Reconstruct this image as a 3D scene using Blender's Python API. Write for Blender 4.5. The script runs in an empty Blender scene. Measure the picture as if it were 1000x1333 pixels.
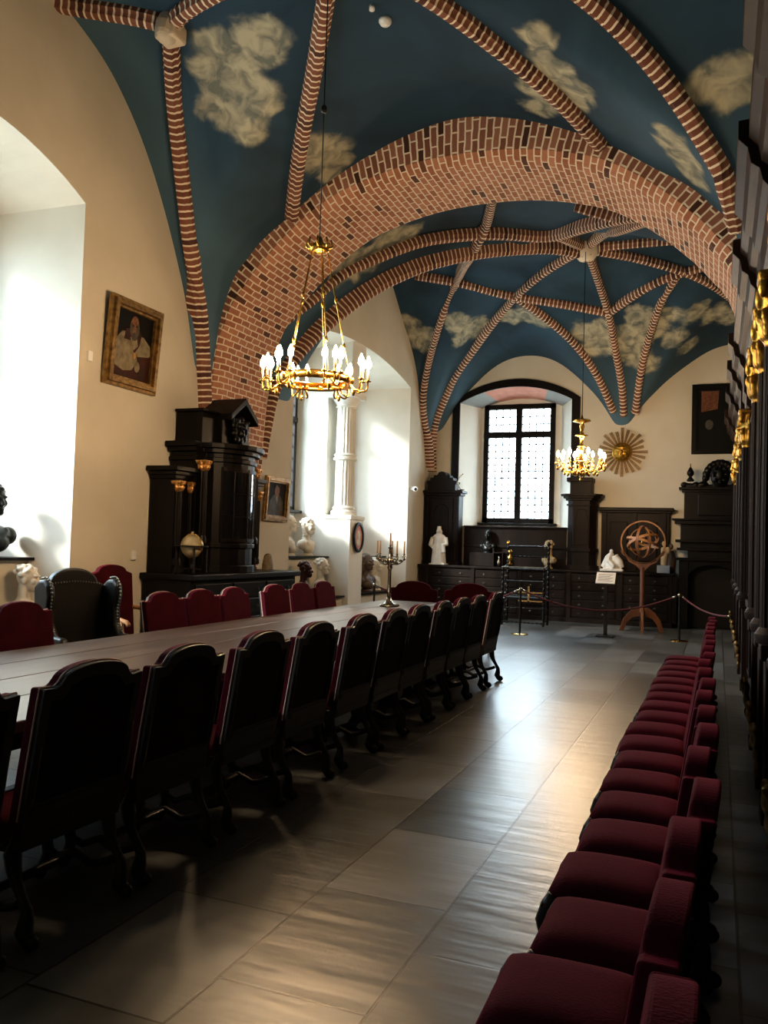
import bpy, bmesh, math, random
import numpy as np
from mathutils import Vector, Matrix, Quaternion
random.seed(7)
PI=math.pi
sc=bpy.context.scene
COL=sc.collection
# ------------------------------------------------------------------ helpers
def tag(o,label=None,cat=None,group=None,kind=None):
    if label: o['label']=label
    if cat: o['category']=cat
    if group: o['group']=group
    if kind: o['kind']=kind
    return o
def empty(name,loc=(0,0,0),rz=0,label=None,cat=None,group=None):
    o=bpy.data.objects.new(name,None); COL.objects.link(o)
    o.location=loc; o.rotation_euler=(0,0,rz); o.empty_display_size=.1
    return tag(o,label,cat,group)
class MB:
    def __init__(s): s.bm=bmesh.new(); s.uv=s.bm.loops.layers.uv.new('UVMap')
    def verts(s,pts): return [s.bm.verts.new(p) for p in pts]
    def face(s,vs,uvs=None):
        try: f=s.bm.faces.new(vs)
        except ValueError: return None
        if uvs:
            for l,u in zip(f.loops,uvs): l[s.uv].uv=u
        return f
    def box(s,a,b,rot=None,taper=1.0):
        x0,y0,z0=a; x1,y1,z1=b; cx,cy=(x0+x1)/2,(y0+y1)/2
        P=[]
        for z,t in ((z0,1),(z1,taper)):
            for x,y in ((x0,y0),(x1,y0),(x1,y1),(x0,y1)): P.append(Vector((cx+(x-cx)*t,cy+(y-cy)*t,z)))
        if rot is not None:
            M,piv=rot; P=[M@(p-Vector(piv))+Vector(piv) for p in P]
        v=s.verts(P)
        for q in ((3,2,1,0),(4,5,6,7),(0,1,5,4),(1,2,6,5),(2,3,7,6),(3,0,4,7)): s.face([v[i] for i in q])
        return s
    def lathe(s,prof,c=(0,0,0),n=20,axis=None,a0=0,a1=2*PI,flute=0,nf=0):
        full=abs(a1-a0-2*PI)<1e-6
        k=n if full else n+1
        M=Matrix.Identity(3)
        if axis is not None: M=Vector((0,0,1)).rotation_difference(Vector(axis)).to_matrix()
        rings=[]
        for r,z in prof:
            ring=[]
            for i in range(k):
                a=a0+(a1-a0)*i/n
                rr=max(r,1e-4)
                if flute and nf: rr-=flute*abs(math.sin(a*nf/2))
                ring.append(Vector(c)+M@Vector((rr*math.cos(a),rr*math.sin(a),z)))
            rings.append(s.verts(ring))
        for a,b in zip(rings,rings[1:]):
            for i in range(k if full else k-1):
                j=(i+1)%k; s.face([a[i],a[j],b[j],b[i]])
        if full:
            s.face(list(reversed(rings[0]))); s.face(rings[-1])
        return s
    def tube(s,pts,r,n=8,closed=False,prof=None,up=None):
        pts=[Vector(p) for p in pts]; m=len(pts)
        rings=[]; prev=None
        for i,p in enumerate(pts):
            if closed: t=(pts[(i+1)%m]-pts[i-1])
            else: t=pts[min(i+1,m-1)]-pts[max(i-1,0)]
            if t.length<1e-9: t=Vector((0,0,1))
            t.normalize()
            if up is not None:
                u=Vector(up[i]) if isinstance(up,list) else Vector(up); u=(u-t*u.dot(t)).normalized()
            else:
                if prev is None:
                    u=Vector((0,0,1)) if abs(t.z)<.9 else Vector((1,0,0))
                else: u=prev
                u=(u-t*u.dot(t)).normalized()
            prev=u; w=t.cross(u)
            rr=r[i] if isinstance(r,(list,tuple)) else r
            if prof: ring=[p+w*a*rr+u*b*rr for a,b in prof]
            else: ring=[p+(w*math.cos(2*PI*k/n)+u*math.sin(2*PI*k/n))*rr for k in range(n)]
            rings.append(s.verts(ring))
        k=len(rings[0]); rg=list(zip(rings,rings[1:]))
        if closed: rg.append((rings[-1],rings[0]))
        for a,b in rg:
            for i in range(k):
                j=(i+1)%k; s.face([a[i],a[j],b[j],b[i]])
        if not closed:
            s.face(list(reversed(rings[0]))); s.face(rings[-1])
        return s
    def ball(s,c,r,n=12,m=8,M=None):
        r=(r,r,r) if not isinstance(r,(tuple,list)) else r
        c=Vector(c); rings=[]
        top=None
        for i in range(1,m):
            th=PI*i/m; ring=[]
            for k in range(n):
                ph=2*PI*k/n; v=Vector((r[0]*math.sin(th)*math.cos(ph),r[1]*math.sin(th)*math.sin(ph),r[2]*math.cos(th)))
                if M is not None: v=M@v
                ring.append(c+v)
            rings.append(s.verts(ring))
        t=Vector((0,0,r[2])); 
        if M is not None: t=M@t
        T,B=s.verts([c+t,c-t])
        for k in range(n):
            j=(k+1)%n; s.face([T,rings[0][k],rings[0][j]]); s.face([B,rings[-1][j],rings[-1][k]])
        for a,b in zip(rings,rings[1:]):
            for k in range(n):
                j=(k+1)%n; s.face([a[k],b[k],b[j],a[j]])
        return s
    def prism(s,poly,fn,d0,d1,inset=0):
        """poly: 2D outline; fn(u,v,d)->3D point; extruded from depth d0 to d1"""
        A=s.verts([fn(u,v,d0) for u,v in poly]); B=s.verts([fn(u,v,d1) for u,v in poly])
        n=len(poly); s.face(list(reversed(A))); s.face(B)
        for i in range(n):
            j=(i+1)%n; s.face([A[i],A[j],B[j],B[i]])
        return s
    def frame(s,outer,inner,fn,d0,d1):
        """ring between two outlines of the same length"""
        n=len(outer)
        a=s.verts([fn(u,v,d0) for u,v in outer]); b=s.verts([fn(u,v,d0) for u,v in inner])
        c=s.verts([fn(u,v,d1) for u,v in outer]); d=s.verts([fn(u,v,d1) for u,v in inner])
        for i in range(n):
            j=(i+1)%n
            s.face([a[i],a[j],b[j],b[i]]); s.face([c[i],d[i],d[j],c[j]]); s.face([a[i],c[i],c[j],a[j]]); s.face([b[i],b[j],d[j],d[i]])
        return s
    def build(s,name,mat,parent=None,smooth=False,bevel=0,seg=2,label=None,sub=0,tri=False,recalc=True,angle=None):
        if tri: bmesh.ops.triangulate(s.bm,faces=[f for f in s.bm.faces if len(f.verts)>4])
        if recalc: bmesh.ops.recalc_face_normals(s.bm,faces=s.bm.faces)
        me=bpy.data.meshes.new(name); s.bm.to_mesh(me); s.bm.free()
        if mat: me.materials.append(mat)
        if smooth:
            for p in me.polygons: p.use_smooth=True
            if angle: me.set_sharp_from_angle(angle=math.radians(angle))
        o=bpy.data.objects.new(name,me); COL.objects.link(o)
        if parent: o.parent=parent
        if bevel:
            m=o.modifiers.new('bevel','BEVEL'); m.width=bevel; m.segments=seg; m.limit_method='ANGLE'; m.angle_limit=math.radians(35)
        if sub:
            m=o.modifiers.new('sub','SUBSURF'); m.levels=sub; m.render_levels=sub
        if label: o['label']=label
        return o
def sculpt(name,blobs,vox,mat,parent=None,smooth=3,label=None):
    """one continuous carved surface grown from overlapping balls and limbs, fused by a voxel remesh"""
    m=MB()
    for b in blobs:
        if b[0]=='b':
            M=b[3] if len(b)>3 else None; m.ball(b[1],b[2],14,10,M)
        elif b[0]=='t': m.tube(b[1],b[2],10)
        elif b[0]=='x': m.box(b[1],b[2])
    o=m.build(name,mat,parent,smooth=True,label=label)
    r=o.modifiers.new('fuse','REMESH'); r.mode='VOXEL'; r.voxel_size=vox; r.use_smooth_shade=True
    if smooth:
        q=o.modifiers.new('soft','SMOOTH'); q.factor=.5; q.iterations=smooth
    return o
def copy_tree(o,parent=None):
    c=o.copy(); COL.objects.link(c); 
    if parent is not None: c.parent=parent
    for ch in list(o.children): copy_tree(ch,c)
    return c
def rotz(a): return Matrix.Rotation(a,3,'Z')
# ------------------------------------------------------------------ materials
def nodes(m):
    m.use_nodes=True; nt=m.node_tree; return nt,nt.nodes,nt.links,nt.nodes['Principled BSDF']
def rgb(h):
    h=h.lstrip('#'); c=[int(h[i:i+2],16)/255 for i in (0,2,4)]
    return tuple(x/12.92 if x<.04045 else ((x+.055)/1.055)**2.4 for x in c)+(1,)
def mat(name,col,rough=.5,metal=0,col2=None,nscale=6,stretch=(1,1,1),bump=0,bscale=40,sheen=0,sheent=None,coat=0,spec=.5,emis=None,estr=0,detail=4,rvar=0):
    m=bpy.data.materials.new(name); nt,N,L,B=nodes(m)
    B.inputs['Roughness'].default_value=rough; B.inputs['Metallic'].default_value=metal
    B.inputs['Specular IOR Level'].default_value=spec
    B.inputs['Base Color'].default_value=rgb(col)
    tc=N.new('ShaderNodeTexCoord'); mp=N.new('ShaderNodeMapping'); mp.inputs['Scale'].default_value=stretch
    L.new(tc.outputs['Object'],mp.inputs[0])
    if col2 or rvar:
        n=N.new('ShaderNodeTexNoise'); n.inputs['Scale'].default_value=nscale; n.inputs['Detail'].default_value=detail
        L.new(mp.outputs[0],n.inputs['Vector'])
        r=N.new('ShaderNodeValToRGB'); r.color_ramp.elements[0].position=.35; r.color_ramp.elements[1].position=.68
        r.color_ramp.elements[0].color=rgb(col); r.color_ramp.elements[1].color=rgb(col2 or col)
        L.new(n.outputs['Fac'],r.inputs[0]); L.new(r.outputs[0],B.inputs['Base Color'])
        if rvar:
            q=N.new('ShaderNodeMapRange'); q.inputs[3].default_value=rough-rvar; q.inputs[4].default_value=rough+rvar
            L.new(n.outputs['Fac'],q.inputs[0]); L.new(q.outputs[0],B.inputs['Roughness'])
    if bump:
        n2=N.new('ShaderNodeTexNoise'); n2.inputs['Scale'].default_value=bscale; n2.inputs['Detail'].default_value=3
        L.new(mp.outputs[0],n2.inputs['Vector'])
        b=N.new('ShaderNodeBump'); b.inputs['Strength'].default_value=bump; b.inputs['Distance'].default_value=.01
        L.new(n2.outputs['Fac'],b.inputs['Height']); L.new(b.outputs[0],B.inputs['Normal'])
    if sheen:
        B.inputs['Sheen Weight'].default_value=sheen; B.inputs['Sheen Roughness'].default_value=.4
        B.inputs['Sheen Tint'].default_value=rgb(sheent or col2 or col)
    if coat: B.inputs['Coat Weight'].default_value=coat; B.inputs['Coat Roughness'].default_value=.12
    if emis:
        B.inputs['Emission Color'].default_value=rgb(emis); B.inputs['Emission Strength'].default_value=estr
    return m
M={}
M['plaster']=mat('plaster','#c3bba9',.9,col2='#cdc5b4',nscale=1.2,bump=.15,bscale=14,spec=.2)
M['niche']=mat('niche_plaster','#d9d6cc',.9,col2='#e0ddd4',nscale=2,spec=.2)
M['pinkplaster']=mat('pink_plaster','#c08074',.9,col2='#cf9384',nscale=5)
M['greyplaster']=mat('grey_plaster','#8e9398',.9)
M['stoneboss']=mat('boss_stone','#c9b9a0',.8,bump=.3)
M['wood']=mat('black_oak','#060403',.42,col2='#0e0907',nscale=5,stretch=(1,1,.15),spec=.14,bump=.1)
M['woodb']=mat('brown_black_oak','#0d0806',.45,col2='#1b110d',nscale=6,stretch=(1,1,.15),spec=.12,bump=.1)
M['panel']=mat('walnut_panel','#120a07',.55,col2='#24150f',nscale=5,stretch=(1,1,.1),bump=.08,spec=.12)
M['ebony']=mat('carved_ebony','#030303',.35,col2='#070606',nscale=8,spec=.18)
M['lightwood']=mat('armillary_wood','#5d341d',.45,col2='#83502e',nscale=5,stretch=(1,1,.2),coat=.2)
M['hoopwood']=mat('pale_hoop_wood','#8a5a34',.5,col2='#a87748',nscale=9)
M['gold']=mat('gilding','#b98e3c',.32,metal=.9,col2='#8a6220',nscale=20,bump=.5,bscale=60)
M['dullgold']=mat('dull_gilding','#9c7c48',.4,metal=.75,col2='#5e4524',nscale=14,bump=.4,bscale=50)
M['capgold']=mat('capital_gilding','#d09a54',.35,metal=.6,col2='#8a5a2a',nscale=25,bump=.5)
M['raygold']=mat('aged_ray_gilding','#7d5f34',.5,metal=.5,col2='#4e3a20',nscale=14)
M['brass']=mat('brass','#c79a4a',.22,metal=1)
M['brasslit']=mat('chandelier_brass','#d9a84e',.25,metal=1)
M['silver']=mat('tarnished_silver','#b9b2a2',.25,metal=1,col2='#6c665b',nscale=30)
M['steel']=mat('dark_post_metal','#3a3a3a',.35,metal=.9)
M['blackmetal']=mat('black_metal','#0d0d0e',.4,metal=.3)
M['velvet']=mat('crimson_velvet','#2b020c',.85,col2='#380410',nscale=5,bump=.25,bscale=120,spec=.05,sheen=.35,sheent='#b02040')
M['velvet2']=mat('deep_red_velvet','#270408',.85,col2='#34060b',nscale=5,bump=.25,bscale=120,spec=.05,sheen=.35,sheent='#b02040')
M['velvetback']=mat('dark_red_cloth','#130305',.8,col2='#1a0506',nscale=5,spec=.2)
M['gimp']=mat('faded_gimp_braid','#b09284',.7,bump=.4,bscale=200)
M['chairwood']=mat('dark_chair_wood','#070505',.5,col2='#0e0a09',nscale=6,coat=.1,spec=.3)
M['chairtop']=mat('worn_chair_wood','#171211',.5,col2='#0f0c0b',nscale=8,coat=.08,spec=.3)
M['leather']=mat('black_leather','#080605',.45,col2='#0f0b09',nscale=6,bump=.2,bscale=60,spec=.3)
M['nail']=mat('nailheads','#8d8a80',.3,metal=1)
M['candle']=mat('candle_wax','#e3c48a',.6)
M['candle2']=mat('beeswax','#c99a62',.6)
M['flame']=mat('bulb_glow','#ffd9a0',.5,emis='#ffd6a4',estr=210)
M['plasterbust']=mat('white_plaster_cast','#d8d2c4',.7,col2='#bfb6a6',nscale=8,bump=.2)
M['oldplaster']=mat('yellowed_plaster_cast','#b09c78',.7,col2='#8d7854',nscale=7,bump=.3)
M['marble']=mat('white_marble','#e2e0da',.4,col2='#cfccc6',nscale=6)
M['bronze']=mat('dark_bronze','#1c1f20',.35,metal=.7,col2='#2a2e2e',nscale=8)
M['redbronze']=mat('red_brown_bronze','#3a1512',.3,metal=.5,col2='#220c0a',nscale=8)
M['brownplaster']=mat('brown_terracotta','#57412c',.6,col2='#3b2b1e',nscale=7)
M['paper']=mat('white_card','#e8e6e0',.7)
M['whiteplastic']=mat('white_plastic','#e8e8e4',.4)
M['globe']=mat('parchment_globe','#b9a67c',.45,col2='#8d7c58',nscale=5,coat=.3)
M['rope']=mat('burgundy_rope','#4a1219',.7,col2='#5e1a22',nscale=20,sheen=.4)
M['beigestone']=mat('beige_stone_shield','#6d5d43',.7,col2='#85734f',nscale=8,bump=.3)
M['portraitface']=mat('portrait_flesh','#7a543f',.6,col2='#5c3a29',nscale=30)
M['portraitwhite']=mat('portrait_surplice','#82765f',.6,col2='#5f543f',nscale=12)
M['portraitdark']=mat('portrait_ground','#070807',.7,col2='#0d0c0a',nscale=5)
M['portraitred']=mat('portrait_maroon','#3a1c15',.55,col2='#251512',nscale=9)
M['portraitgrey']=mat('portrait_grey','#4a463f',.55,col2='#353029',nscale=8)
M['oilface']=mat('oil_flesh','#6b4433',.5,col2='#54301f',nscale=20)
M['glassdark']=mat('cabinet_glass','#0c0d0f',.06,spec=.8)
def window_glass():
    m=bpy.data.materials.new('window_glass'); nt,N,L,B=nodes(m); N.remove(B)
    out=N['Material Output']; t=N.new('ShaderNodeBsdfTransparent'); t.inputs[0].default_value=(.95,.97,.96,1)
    g=N.new('ShaderNodeBsdfGlossy'); g.inputs['Roughness'].default_value=.08; mx=N.new('ShaderNodeMixShader'); mx.inputs[0].default_value=.07
    L.new(t.outputs[0],mx.inputs[1]); L.new(g.outputs[0],mx.inputs[2]); L.new(mx.outputs[0],out.inputs[0]); return m
M['glass']=window_glass()
def brick_mat(name,bw,rh,mortar,c1,c2,cd,cm,offset=.5,dark=.12,bump=.5):
    m=bpy.data.materials.new(name); nt,N,L,B=nodes(m)
    uv=N.new('ShaderNodeUVMap'); uv.uv_map='UVMap'
    dn=N.new('ShaderNodeTexNoise'); dn.inputs['Scale'].default_value=7; tc=N.new('ShaderNodeTexCoord'); L.new(tc.outputs['Object'],dn.inputs[0])
    vm=N.new('ShaderNodeVectorMath'); vm.operation='MULTIPLY_ADD'; vm.inputs[1].default_value=(.022,.022,0)
    L.new(dn.outputs['Color'],vm.inputs[0]); L.new(uv.outputs[0],vm.inputs[2])
    b=N.new('ShaderNodeTexBrick'); b.offset=offset; b.inputs['Scale'].default_value=1
    b.inputs['Brick Width'].default_value=bw; b.inputs['Row Height'].default_value=rh; b.inputs['Mortar Size'].default_value=mortar
    b.inputs['Mortar Smooth'].default_value=.2; b.inputs['Color1'].default_value=(0,0,0,1); b.inputs['Color2'].default_value=(1,1,1,1)
    b.inputs['Mortar'].default_value=(.5,.5,.5,1)
    L.new(vm.outputs[0],b.inputs['Vector'])
    r=N.new('ShaderNodeValToRGB'); e=r.color_ramp.elements; e[0].position=0; e[0].color=rgb(cd); e[1].position=1; e[1].color=rgb(c2)
    e2=e.new(dark); e2.color=rgb(cd); e3=e.new(dark+.04); e3.color=rgb(c1)
    L.new(b.outputs['Color'],r.inputs[0])
    n=N.new('ShaderNodeTexNoise'); n.inputs['Scale'].default_value=30; n.inputs['Detail'].default_value=4; L.new(tc.outputs['Object'],n.inputs[0])
    mr=N.new('ShaderNodeMapRange'); mr.inputs[3].default_value=.75; mr.inputs[4].default_value=1.2; L.new(n.outputs['Fac'],mr.inputs[0])
    mu=N.new('ShaderNodeVectorMath'); mu.operation='SCALE'; L.new(r.outputs[0],mu.inputs[0]); L.new(mr.outputs[0],mu.inputs['Scale'])
    mx=N.new('ShaderNodeMix'); mx.data_type='RGBA'; L.new(b.outputs['Fac'],mx.inputs['Factor']); L.new(mu.outputs[0],mx.inputs['A']); mx.inputs['B'].default_value=rgb(cm)
    L.new(mx.outputs['Result'],B.inputs['Base Color']); B.inputs['Roughness'].default_value=.85; B.inputs['Specular IOR Level'].default_value=.25
    bp=N.new('ShaderNodeBump'); bp.inputs['Strength'].default_value=bump; bp.inputs['Distance'].default_value=.015; bp.invert=True
    L.new(b.outputs['Fac'],bp.inputs['Height']); L.new(bp.outputs[0],B.inputs['Normal'])
    return m
M['brickface']=brick_mat('arch_face_brick',.27,.09,.012,'#774a3a','#a06f5a','#432a22','#e6d8c2',dark=.13)
M['bricksoffit']=brick_mat('arch_soffit_brick',.2,.09,.0105,'#9c6248','#bd8468','#5a382c','#e6d8c2',dark=.06)  # lighter than the face brick: chandelier light on the soffit put into its colour
M['brickrib']=brick_mat('rib_brick',3,.088,.0135,'#6a4032','#855644','#50302a','#e6d8c2',offset=0,dark=.1)
def vault_mat():
    m=bpy.data.materials.new('painted_sky_plaster'); nt,N,L,B=nodes(m)
    tc=N.new('ShaderNodeTexCoord')
    def noise(s,d=4,dist=0):
        n=N.new('ShaderNodeTexNoise'); n.inputs['Scale'].default_value=s; n.inputs['Detail'].default_value=d; n.inputs['Distortion'].default_value=dist
        L.new(tc.outputs['Object'],n.inputs[0]); return n
    a=noise(.7,5,.6)
    r=N.new('ShaderNodeValToRGB'); e=r.color_ramp.elements; e[0].position=.3; e[0].color=rgb('#1b2c3b'); e[1].position=.75; e[1].color=rgb('#2e4a60')
    L.new(a.outputs['Fac'],r.inputs[0])
    # vault blue: deeper high up, paler low down and towards the near bay's left wall
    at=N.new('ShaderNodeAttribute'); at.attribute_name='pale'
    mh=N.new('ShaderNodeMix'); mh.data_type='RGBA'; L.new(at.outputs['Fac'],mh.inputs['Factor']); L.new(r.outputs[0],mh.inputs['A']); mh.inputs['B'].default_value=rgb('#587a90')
    cl=N.new('ShaderNodeAttribute'); cl.attribute_name='cloud'
    n2=noise(3.2,6,.3); ad=N.new('ShaderNodeMath'); ad.operation='MULTIPLY_ADD'; ad.inputs[1].default_value=.9; L.new(n2.outputs['Fac'],ad.inputs[0]); L.new(cl.outputs['Fac'],ad.inputs[2])
    mr=N.new('ShaderNodeMapRange'); mr.interpolation_type='SMOOTHSTEP'; mr.inputs[1].default_value=.78; mr.inputs[2].default_value=1.12; L.new(ad.outputs[0],mr.inputs[0])
    n3=noise(4.5,5,.8); r3=N.new('ShaderNodeValToRGB'); e=r3.color_ramp.elements; e[0].position=.36; e[0].color=rgb('#6b706a'); e[1].position=.62; e[1].color=rgb('#b3ae96')
    L.new(n3.outputs['Fac'],r3.inputs[0])
    mc=N.new('ShaderNodeMix'); mc.data_type='RGBA'; L.new(mr.outputs[0],mc.inputs['Factor']); L.new(mh.outputs['Result'],mc.inputs['A']); L.new(r3.outputs[0],mc.inputs['B'])
    L.new(mc.outputs['Result'],B.inputs['Base Color']); B.inputs['Roughness'].default_value=.8; B.inputs['Specular IOR Level'].default_value=.2
    return m
M['vault']=vault_mat()
def floor_mat():
    m=bpy.data.materials.new('polished_stone_slabs'); nt,N,L,B=nodes(m)
    tc=N.new('ShaderNodeTexCoord'); sp=N.new('ShaderNodeSeparateXYZ'); L.new(tc.outputs['Object'],sp.inputs[0])
    cb=N.new('ShaderNodeCombineXYZ'); ax=N.new('ShaderNodeMath'); ax.operation='ADD'; ax.inputs[1].default_value=12.12-.02
    L.new(sp.outputs['X'],ax.inputs[0]); L.new(sp.outputs['Y'],cb.inputs['X']); L.new(ax.outputs[0],cb.inputs['Y'])
    def brick(mort,off=.37):
        b=N.new('ShaderNodeTexBrick'); b.offset=off; b.squash=1.35; b.squash_frequency=3
        b.inputs['Scale'].default_value=1; b.inputs['Brick Width'].default_value=.92; b.inputs['Row Height'].default_value=.61
        b.inputs['Mortar Size'].default_value=mort; b.inputs['Mortar Smooth'].default_value=.3
        b.inputs['Color1'].default_value=(0,0,0,1); b.inputs['Color2'].default_value=(1,1,1,1); b.inputs['Mortar'].default_value=(.4,.4,.4,1)
        L.new(cb.outputs[0],b.inputs['Vector']); return b
    b=brick(.007)
    n=N.new('ShaderNodeTexNoise'); n.inputs['Scale'].default_value=2.2; n.inputs['Detail'].default_value=6; n.inputs['Distortion'].default_value=.6; L.new(tc.outputs['Object'],n.inputs[0])
    r=N.new('ShaderNodeValToRGB'); e=r.color_ramp.elements; e[0].position=0; e[0].color=rgb('#2f3336'); e[1].position=1; e[1].color=rgb('#83868a')
    q=e.new(.5); q.color=rgb('#505250')
    ad=N.new('ShaderNodeMath'); ad.operation='MULTIPLY_ADD'; ad.inputs[1].default_value=.5; L.new(b.outputs['Color'],ad.inputs[0])
    s2=N.new('ShaderNodeMath'); s2.operation='MULTIPLY'; s2.inputs[1].default_value=.5; L.new(n.outputs['Fac'],s2.inputs[0]); L.new(s2.outputs[0],ad.inputs[2])
    L.new(ad.outputs[0],r.inputs[0])
    mx=N.new('ShaderNodeMix'); mx.data_type='RGBA'; L.new(b.outputs['Fac'],mx.inputs['Factor']); L.new(r.outputs[0],mx.inputs['A']); mx.inputs['B'].default_value=rgb('#1f1d1a')
    L.new(mx.outputs['Result'],B.inputs['Base Color'])
    mr=N.new('ShaderNodeMapRange'); mr.inputs[3].default_value=.28; mr.inputs[4].default_value=.38; L.new(ad.outputs[0],mr.inputs[0]); L.new(mr.outputs[0],B.inputs['Roughness'])
    B.inputs['Specular IOR Level'].default_value=.75
    # uneven, tilted slabs: a per-slab lift plus worn ripples
    n2=N.new('ShaderNodeTexNoise'); n2.inputs['Scale'].default_value=3.5; n2.inputs['Detail'].default_value=2
    mp=N.new('ShaderNodeMapping'); mp.inputs['Scale'].default_value=(.45,2.4,1); L.new(tc.outputs['Object'],mp.inputs[0]); L.new(mp.outputs[0],n2.inputs[0])
    h=N.new('ShaderNodeMath'); h.operation='MULTIPLY_ADD'; h.inputs[1].default_value=-.25; L.new(b.outputs['Fac'],h.inputs[0]); L.new(n2.outputs['Fac'],h.inputs[2])
    bp=N.new('ShaderNodeBump'); bp.inputs['Strength'].default_value=.5; bp.inputs['Distance'].default_value=.01; L.new(h.outputs[0],bp.inputs['Height']); L.new(bp.outputs[0],B.inputs['Normal'])
    return m
M['floor']=floor_mat()
def table_mat():
    m=bpy.data.materials.new('worn_table_boards'); nt,N,L,B=nodes(m)
    tc=N.new('ShaderNodeTexCoord'); mp=N.new('ShaderNodeMapping'); mp.inputs['Scale'].default_value=(6,.5,1); L.new(tc.outputs['Object'],mp.inputs[0])
    n=N.new('ShaderNodeTexNoise'); n.inputs['Scale'].default_value=2; n.inputs['Detail'].default_value=5; L.new(mp.outputs[0],n.inputs[0])
    r=N.new('ShaderNodeValToRGB'); e=r.color_ramp.elements; e[0].position=.3; e[0].color=rgb('#43362f'); e[1].position=.7; e[1].color=rgb('#6a584e')
    L.new(n.outputs['Fac'],r.inputs[0]); L.new(r.outputs[0],B.inputs['Base Color'])
    mr=N.new('ShaderNodeMapRange'); mr.inputs[3].default_value=.28; mr.inputs[4].default_value=.36; L.new(n.outputs['Fac'],mr.inputs[0]); L.new(mr.outputs[0],B.inputs['Roughness'])
    bp=N.new('ShaderNodeBump'); bp.inputs['Strength'].default_value=.25; bp.inputs['Distance'].default_value=.006; L.new(n.outputs['Fac'],bp.inputs['Height']); L.new(bp.outputs[0],B.inputs['Normal'])
    return m
M['table']=table_mat()
for _k in ('portraitface','portraitwhite','portraitdark','portraitred','portraitgrey','oilface'): M[_k].node_tree.nodes['Principled BSDF'].inputs['Specular IOR Level'].default_value=.12
# ------------------------------------------------------------------ the vault surface
def _pc(xs, ys):
    xs=np.array(xs,float); ys=np.array(ys,float)
    m=np.gradient(ys,xs); m[0]=0
    def fn(x):
        x=np.clip(np.abs(x),xs[0],xs[-1]); i=np.clip(np.searchsorted(xs,x)-1,0,len(xs)-2)
        h=xs[i+1]-xs[i]; t=(x-xs[i])/h
        return ((2*t**3-3*t**2+1)*ys[i]+(t**3-2*t**2+t)*h*m[i]+(-2*t**3+3*t**2)*ys[i+1]+(t**3-t**2)*h*m[i+1])
    return fn
XC=-3.24
near_barrel=_pc([0,.65,1.35,1.9,2.4,3.08,3.39,3.55,3.66,4.2],[7.25,7.15,6.9,6.62,6.28,5.74,5.3,4.75,4.0,2.6])
near_lun=_pc([0,.55,1.23,2.03,2.49,2.8,3.05,3.3,3.6],[6.87,6.76,6.42,5.56,4.78,4.11,3.3,2.4,1.2])
far_lun=_pc([0,.8,1.8,3.0,3.55,3.75,4.2,4.5],[7.22,7.12,6.35,5.15,4.0,3.5,2.6,1.5])
luna=_pc([0,.75,1.3,1.9,2.2,2.5,2.8,3.2],[6.42,6.22,5.77,5.05,4.5,3.9,3.1,2.0])
lunb=_pc([0,.5,1.05,1.7,2.2,2.55,3.0],[6.42,6.33,6.0,5.45,4.85,4.2,3.2])
def ell(d,a,z0,H):
    t=np.clip(1-(np.abs(d)/a)**2,0,1); return z0+H*np.sqrt(t)-np.maximum(np.abs(d)-a,0)*4
def smax(a,b,k=.14):
    return .5*(a+b+np.sqrt((a-b)**2+k*k))
def smin(a,b,k=.2): return -smax(-a,-b,k)
FREE_A=[(-6.97,11.71,4.84),(-6.74,11.88,5.22),(-6.35,12.19,5.68),(-5.99,12.47,6.15),(-5.36,12.95,6.62),(-4.83,13.37,6.95),(-4.27,13.8,7.14),(-3.69,14.25,7.27),(-2.93,14.84,7.35),(-2.2,14.2,7.2),(-1.6,13.66,7.06),(-1.1,13.2,6.9)]
FREE_B=[(-6.97,11.82,3.0),(-6.93,11.9,3.6),(-6.86,11.99,4.19),(-6.69,12.15,4.6),(-6.42,12.4,5.1),(-6.07,12.74,5.6),(-5.62,13.16,6.12),(-5.07,13.68,6.58),(-4.59,14.14,6.87),(-3.96,14.74,7.15),(-3.07,15.57,7.4),(-2.47,16.14,7.42)]
def S(x,y):
    z=S0(x,y); x=np.asarray(x,float); y=np.asarray(y,float)
    num=0*x; den=0*x
    for a,b,c in PULL:
        w=np.exp(-((x-a)**2+(y-b)**2)/.07); num=num+w*c; den=den+w
    side=np.clip(((x+6.97)*.6926-(y-11.82)*.7214+.16)/.12,0,1)
    return np.where(y<11,z,z+num/np.maximum(den,1e-9)*np.clip(den*1.3,0,1)*side)
def S0(x,y):
    x=np.asarray(x,float); y=np.asarray(y,float)
    yn=np.where(y<3.45,6.9-y,y)
    n=near_barrel(x-XC)
    n=smax(n,near_lun(yn-6.75)+.1*(x+6.9)); n=smax(n,near_lun(yn-6.75)+.1*(.6-x))
    b=ell(np.where(x>XC,(x-XC)*.87,x-XC),3.74,3.15,4.3); e=ell(np.maximum(y-15.7,0),4.72,3.35,4.15)
    f=smin(b,e)
    f=smax(f,far_lun(np.where(y<16.05,(y-16.05)*1.1,y-16.05))+.08*(x+6.9)); f=smax(f,far_lun(np.where(y<16.05,(y-16.05)*1.1,y-16.05))+.08*(.6-x))
    f=smax(f,luna(x+4.45)+.3*(20.2-y)-1.1*np.maximum(16.8-y,0)); f=smax(f,lunb(x-.35)+.3*(20.2-y)-1.1*np.maximum(16.8-y,0))
    f=smin(f,7.62,.1)
    return np.where(y<11,n,f)

PULL=[]
for _l in (FREE_A[:9],FREE_B[2:11]):
    for (_a,_b,_c),(_d,_e,_g) in zip(_l,_l[1:]):
        for _t in (0,.5):
            _x=_a+(_d-_a)*_t; _y=_b+(_e-_b)*_t; _z=_c+(_g-_c)*_t+.06; PULL.append((_x,_y,_z-float(S0(_x,_y))))

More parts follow.
